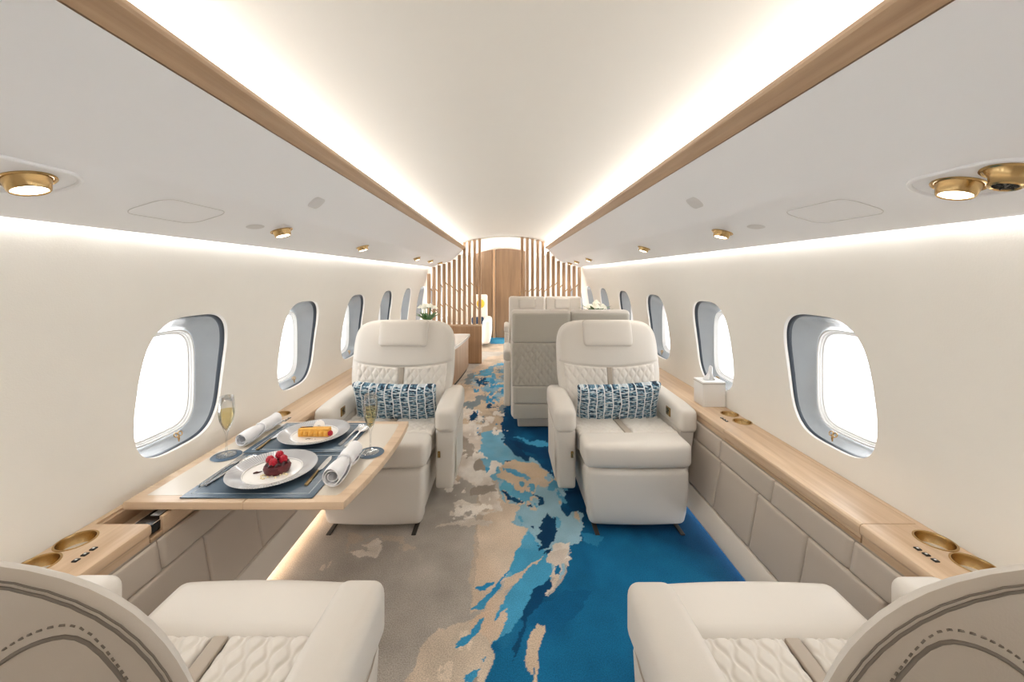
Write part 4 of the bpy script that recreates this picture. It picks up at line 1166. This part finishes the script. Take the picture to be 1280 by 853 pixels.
for j in range(m_ + 1):
    v = j / m_
    for i in range(n_ + 1):
        u = i / n_ * 2 - 1
        vs.append((u * .034 * (1 - v * .80) + .008 * v * v + .004 * math.sin(6 * v + 2 * u), .010 * math.sin(u * 5 + v * 2) * (1 - v * .6), .126 + .085 * v * (1 - .25 * u * u) ))
for j in range(m_):
    for i in range(n_):
        a = j * (n_ + 1) + i; fs.append((a, a + 1, a + n_ + 2, a + n_ + 1))
q.add(vs, fs); ts = q.build('tissue', M['tissue'], t, sharp=0, recalc=False)
sm_ = ts.modifiers.new('thick', 'SOLIDIFY'); sm_.thickness = .0012
# ------------------------------------------------------------------ low curved credenza on the left
t = thing('credenza', 'low oak credenza with curved front and white top, before the left slatted screen', 'cabinet', (-.75, 4.3, 0))
def smooth_poly(pts, n=6):
    out = []
    for i in range(len(pts) - 1):
        p = [pts[max(0, i - 1)], pts[i], pts[i + 1], pts[min(len(pts) - 1, i + 2)]]
        for k in range(n):
            u = k / n; out.append(tuple(.5 * (2 * p[1][j] + (p[2][j] - p[0][j]) * u + (2 * p[0][j] - 5 * p[1][j] + 4 * p[2][j] - p[3][j]) * u * u + (3 * p[1][j] - p[0][j] - 3 * p[2][j] + p[3][j]) * u ** 3) for j in (0, 1)))
    return out + [pts[-1]]
front = smooth_poly([(-.93, 3.22), (-.80, 3.40), (-.70, 3.75), (-.605, 4.15), (-.545, 4.55), (-.505, 5.0), (-.495, 5.22)])
body = [(-.935, 3.22)] + front[1:] + [(-.935, 5.22)]
q = MB(); prism(q, body, .05, .435); wb(q, 'body', M['cabinet_wood'], t, sharp=30)
q = MB(); prism(q, [(max(x, -.93) + (-.02 if x > -.93 else 0), min(y, 5.2)) for x, y in body], .004, .05); wb(q, 'plinth', M['dark'], t, sharp=30)
q = MB(); tp = [(x + .016, y) for x, y in front] + [(-.475, 5.26), (-.935, 5.26)]
prism(q, [(-.935, 3.20)] + tp, .435, .462); wb(q, 'counter_top', M['china'], t, sharp=30)
q = MB(); tube(q, [(x + .012, y, .464) for x, y in front] + [(-.480, 5.245, .464), (-.53, 5.255, .464), (-.93, 5.255, .464)], .009, 8); wb(q, 'raised_edge', M['china'], t)
q = MB(); tube(q, [(x - .012, y, .044) for x, y in front[3:]], .005, 6); wb(q, 'led_strip', M['led'], t)

# ------------------------------------------------------------------ slatted screens and their bases
def topz(x):
    x = abs(x)
    if x < .62: return ceilz(x) - .004
    if x < 1.076: return float(np.interp(x, [p[0] for p in BINP[:-1]], [p[1] for p in BINP[:-1]])) - .004
    z = 1.37
    while wallx(z) < x + .004 and z > .7: z -= .01
    return z
def screen(sg, x0, pitch, n, base_in, lab):
    t = thing('slatted_screen', lab, 'screen', (sg * .7, 5.605, 0), 0, 'oak slat screens')
    q = MB(); rb(q, ((1.165 - base_in) / 2, .045, .265), .004, (sg * (1.165 + base_in) / 2, 5.615, .2675)); wb(q, 'screen_base', M['cabinet_wood'], t)
    q = MB(); rb(q, ((1.165 - base_in) / 2, .038, .012), .003, (sg * (1.165 + base_in) / 2, 5.615, .545)); wb(q, 'sill_rail', M['wood_x'], t)
    xs = [x0 + pitch * k for k in range(n)]
    for x in xs:
        zt = min(topz(x - .02), topz(x), topz(x + .02)); q = MB(); rb(q, (.0205, .030, (zt - .555) / 2), .003, (sg * x, 5.615, (zt + .555) / 2)); wb(q, 'slat', M['wood_z'], t)
    rn = random.Random(4 + sg)
    for k in range(len(xs) - 1):
        if xs[k] < .45 and sg > 0: zc = 1.02 + .02 * k
        else: zc = 1.085 + .05 * math.sin(k * 1.3)
        for zz in (zc, zc - .30 + .03 * rn.random()):
            q = MB(); tube(q, [(sg * (xs[k] + .018), 5.615, zz - .022), (sg * (xs[k + 1] - .018), 5.615, zz + .022)], .006, 6); wb(q, 'tie_rod', M['dark_brass'], t)
    return t
screen(-1, .372, .0725, 11, .340, 'slatted oak screen on a low oak base behind the credenza')
screen(1, .236, .0745, 12, .215, 'slatted oak screen behind the far pair of slim cream seats')

# ------------------------------------------------------------------ conference table and flowers
t = thing('conference_table', 'oak conference table between the facing slim seats, under the rose bowl', 'table', (.86, 4.29, 0))
q = MB(); rb(q, (.27, .33, .012), .006, (.86, 4.29, .650)); wb(q, 'table_top', M['wood_y'], t)
q = MB(); lathe(q, [(.10, .004), (.095, .012), (.05, .03), (.04, .10), (.04, .60), (.09, .637)], 32, Matrix.Translation((.86, 4.29, 0))); wb(q, 'pedestal', M['kick'], t)

def leafmesh(q, base, dirv, L, W, bend):
    d = Vector(dirv).normalized(); s = d.cross(Vector((0, 0, 1)));
    if s.length < .1: s = Vector((1, 0, 0))
    s.normalize(); n_ = s.cross(d).normalized(); vs = []; fs = []
    for k in range(7):
        u = k / 6; w = W * math.sin(PI * min(1, u * .93 + .07)) ** .8; c = Vector(base) + d * (L * u) + Vector((0, 0, -bend * u * u)) 
        for e, h in ((-1, .15), (0, 0), (1, .15)): vs.append(tuple(c + s * (w * e) + n_ * (w * h)))
        if k == 6: break
    for k in range(6):
        for i in range(2):
            a = k * 3 + i; fs.append((a, a + 1, a + 4, a + 3))
    m = len(vs); vs2 = [(x, y, z - .0012) for x, y, z in vs]
    q.add(vs + vs2, fs + [tuple(m + i for i in reversed(f)) for f in fs])
def bloom(q, c, r, layers=3, rn=random):
    for l in range(layers):
        n_ = 5 + l; rr_ = r * (.35 + .32 * l)
        for k in range(n_):
            a = 2 * PI * (k + .5 * l) / n_ + rn.uniform(-.1, .1); up = 1.0 - .32 * l
            o = [(rr_ * .62 * math.cos(b2), rr_ * .75 * math.sin(b2)) for b2 in [2 * PI * i / 12 for i in range(12)]]
            X = Matrix.Translation(Vector(c) + Vector((math.cos(a) * rr_ * .55, math.sin(a) * rr_ * .55, r * (.30 - .18 * l)))) @ Matrix.Rotation(a + PI / 2, 4, 'Z') @ Matrix.Rotation(-(.25 + .35 * l), 4, 'X')
            plate(q, o, r * .10, r * .02, 2.2, 3, X=X)
    lathe(q, [(0, -r * .35), (r * .35, -r * .2), (r * .42, r * .2), (0, r * .55)], 8, Matrix.Translation(c), cap=False)
def bouquet(name, lab, loc, vase, blooms, leaves):
    t = thing(name, lab, 'flowers', loc, 0)
    q = MB(); lathe(q, vase, 28, cap=False); q.build('vase', M['china'], t, sharp=50)
    st = MB()
    for (x, y, z, r) in blooms: tube(st, [(x * .15, y * .15, vase[2][1]), (x * .5, y * .5, (z + vase[2][1]) / 2), (x, y, z)], .0028, 5)
    st.build('stem', M['leaf'], t)
    for (x, y, z, r) in blooms: q = MB(); bloom(q, (x, y, z), r, 3, random.Random(int(x * 999 + y * 77))); q.build('flower', M['petal'], t, sharp=0)
    for (b2, d, L, W, bd) in leaves: q = MB(); leafmesh(q, b2, d, L, W, bd); q.build('leaf', M['leaf'], t, sharp=0)
rn = random.Random(11)
bl = [(.10 * math.cos(a) * k, .08 * math.sin(a) * k, .250 + .055 * (1 - k) + rn.uniform(-.012, .012), .042) for a, k in [(0, 0), (.4, .85), (1.5, .8), (2.6, .85), (3.7, .8), (4.6, .85), (5.5, .85)]]
lv = [((0, 0, .16), (math.cos(a), math.sin(a), .55 + .3 * rn.random()), .19 + .05 * rn.random(), .022, .03) for a in [.2, 1.0, 1.9, 2.7, 3.3, 4.1, 5.0, 5.8]]
bouquet('rose_bowl', 'low bowl of white roses with dark leaves on the table between slim seats', (.99, 4.28, .6625), [(0, .001), (.045, .001), (.05, .006), (.075, .05), (.075, .09), (.06, .125), (.057, .125), (.071, .09), (.07, .05), (0, .02)], bl, lv)
bl = [(.085 * math.cos(a) * k, .07 * math.sin(a) * k, .445 + .03 * (1 - k) + rn.uniform(-.015, .015), .034) for a, k in [(0, 0), (.2, .9), (1.2, .8), (2.2, .8), (3.1, .95), (4.0, .8), (5.2, .9), (.8, .45), (3.6, .45)]]
lv = [((.02 * math.cos(a), .02 * math.sin(a), .28), (math.cos(a) * .75, math.sin(a) * .75, .75 + .25 * rn.random()), .17 + .03 * rn.random(), .017, .055) for a in [.1 + k * .30 for k in range(21)]]
bouquet('tulip_vase', 'bunch of white tulips with bright green leaves on the white credenza top', (-.865, 4.35, .463), [(0, .001), (.042, .001), (.046, .006), (.05, .12), (.046, .22), (.042, .30), (.039, .30), (.043, .22), (.046, .12), (0, .02)], bl, lv)

# ------------------------------------------------------------------ white armchair by the aft door
t = thing('armchair', 'white armchair far aft beside the wooden door', 'seat', (-.72, 7.25, 0))
q = MB(); rb(q, (.34, .34, .16), .04, (-.72, 7.20, .20), 2, 3); wb(q, 'seat_block', M['white_leather'], t)
q = MB(); rb(q, (.37, .09, .29), .04, (-.72, 7.58, .60), 2, 3); wb(q, 'backrest', M['white_leather'], t)
for s in (-1, 1):
    q = MB(); rb(q, (.075, .36, .215), .06, (-.72 + s * .39, 7.16, .272), 3, 4, deform=lambda x, y, z: (x - (.03 if x > -.6 else -.03) * max(0, (.2 - z) / .2), y, z)); wb(q, 'armrest', M['white_leather'], t)
q = MB(); rb(q, (.11, .045, .075), .03, (0, 0, 0), 2, 3); p_ = q.build('throw_pillow', M['teal_cloth'], loc=(-.50, 7.05, .435)); p_.rotation_euler = (-.3, 0, .3)
tag(p_, 'small navy cushion on the white armchair far aft', 'pillow')
q = MB(); o = [(.075 * math.cos(a), .085 * math.sin(a)) for a in [2 * PI * i / 24 for i in range(24)]]; plate(q, o, .03, .03, 2.2, 6)
p_ = q.build('throw_pillow', M['yellow'], loc=(-.475, 7.445, .72), rot=(-.1, 0, 0)); tag(p_, 'round yellow cushion against the back of the far white armchair', 'pillow')

# ------------------------------------------------------------------ lamps: cove strips, added aft strips, wall washers
def strip_lamp(name, x, z, ya, yb, en, colr_, width, rx_y, mat):
    for sg in (-1, 1):
        L = bpy.data.lights.new(name, 'AREA'); L.shape = 'RECTANGLE'; L.size = width; L.size_y = yb - ya; L.energy = en; L.color = colr_
        o = bpy.data.objects.new(name, L); COL.objects.link(o); o.location = (sg * x, (ya + yb) / 2, z); o.rotation_euler = (0, sg * rx_y, 0)
STRIP_TINT = (1.0, .978, .95)
strip_lamp('cove_and_added_lamp', .682, 1.641, Y0 + .05, 5.55, 14, STRIP_TINT, .03, PI - .95, M['led_white'])
strip_lamp('cove_and_added_lamp', .690, 1.610, 5.70, Y1 - .05, 8, STRIP_TINT, .03, PI - .35, M['led_white'])  # no cove here: unseen strips added to brighten the cabin behind the screens
strip_lamp('wall_lamp', 1.0865, 1.388, Y0 + .05, 5.55, 5, (1.0, .97, .935), .010, .0, M['led_white'])

W = bpy.data.worlds.new('daylight'); SC.world = W; W.use_nodes = True
W.node_tree.nodes['Background'].inputs[0].default_value = (.97, .985, 1.0, 1); W.node_tree.nodes['Background'].inputs[1].default_value = 5.0

# ------------------------------------------------------------------ camera and colour
cam = bpy.data.cameras.new('camera'); co_ = bpy.data.objects.new('camera', cam); COL.objects.link(co_); SC.camera = co_
co_.location = (0, 0, H); co_.rotation_euler = (PI / 2, 0, 0)
cam.sensor_width = 36; cam.lens = 36 * 490 / 1280; cam.shift_x = 8 / 1280; cam.shift_y = -81.5 / 1280; cam.clip_start = .02
vs_ = SC.view_settings; vs_.view_transform = 'Standard'; vs_.look = 'None'; vs_.gamma = 1; vs_.use_curve_mapping = False; vs_.exposure = 0.50
SC.display_settings.display_device = 'sRGB'
SC.cycles.use_denoising = True; SC.cycles.max_bounces = 10; SC.cycles.diffuse_bounces = 6; SC.cycles.transparent_max_bounces = 16; SC.cycles.sample_clamp_indirect = 6
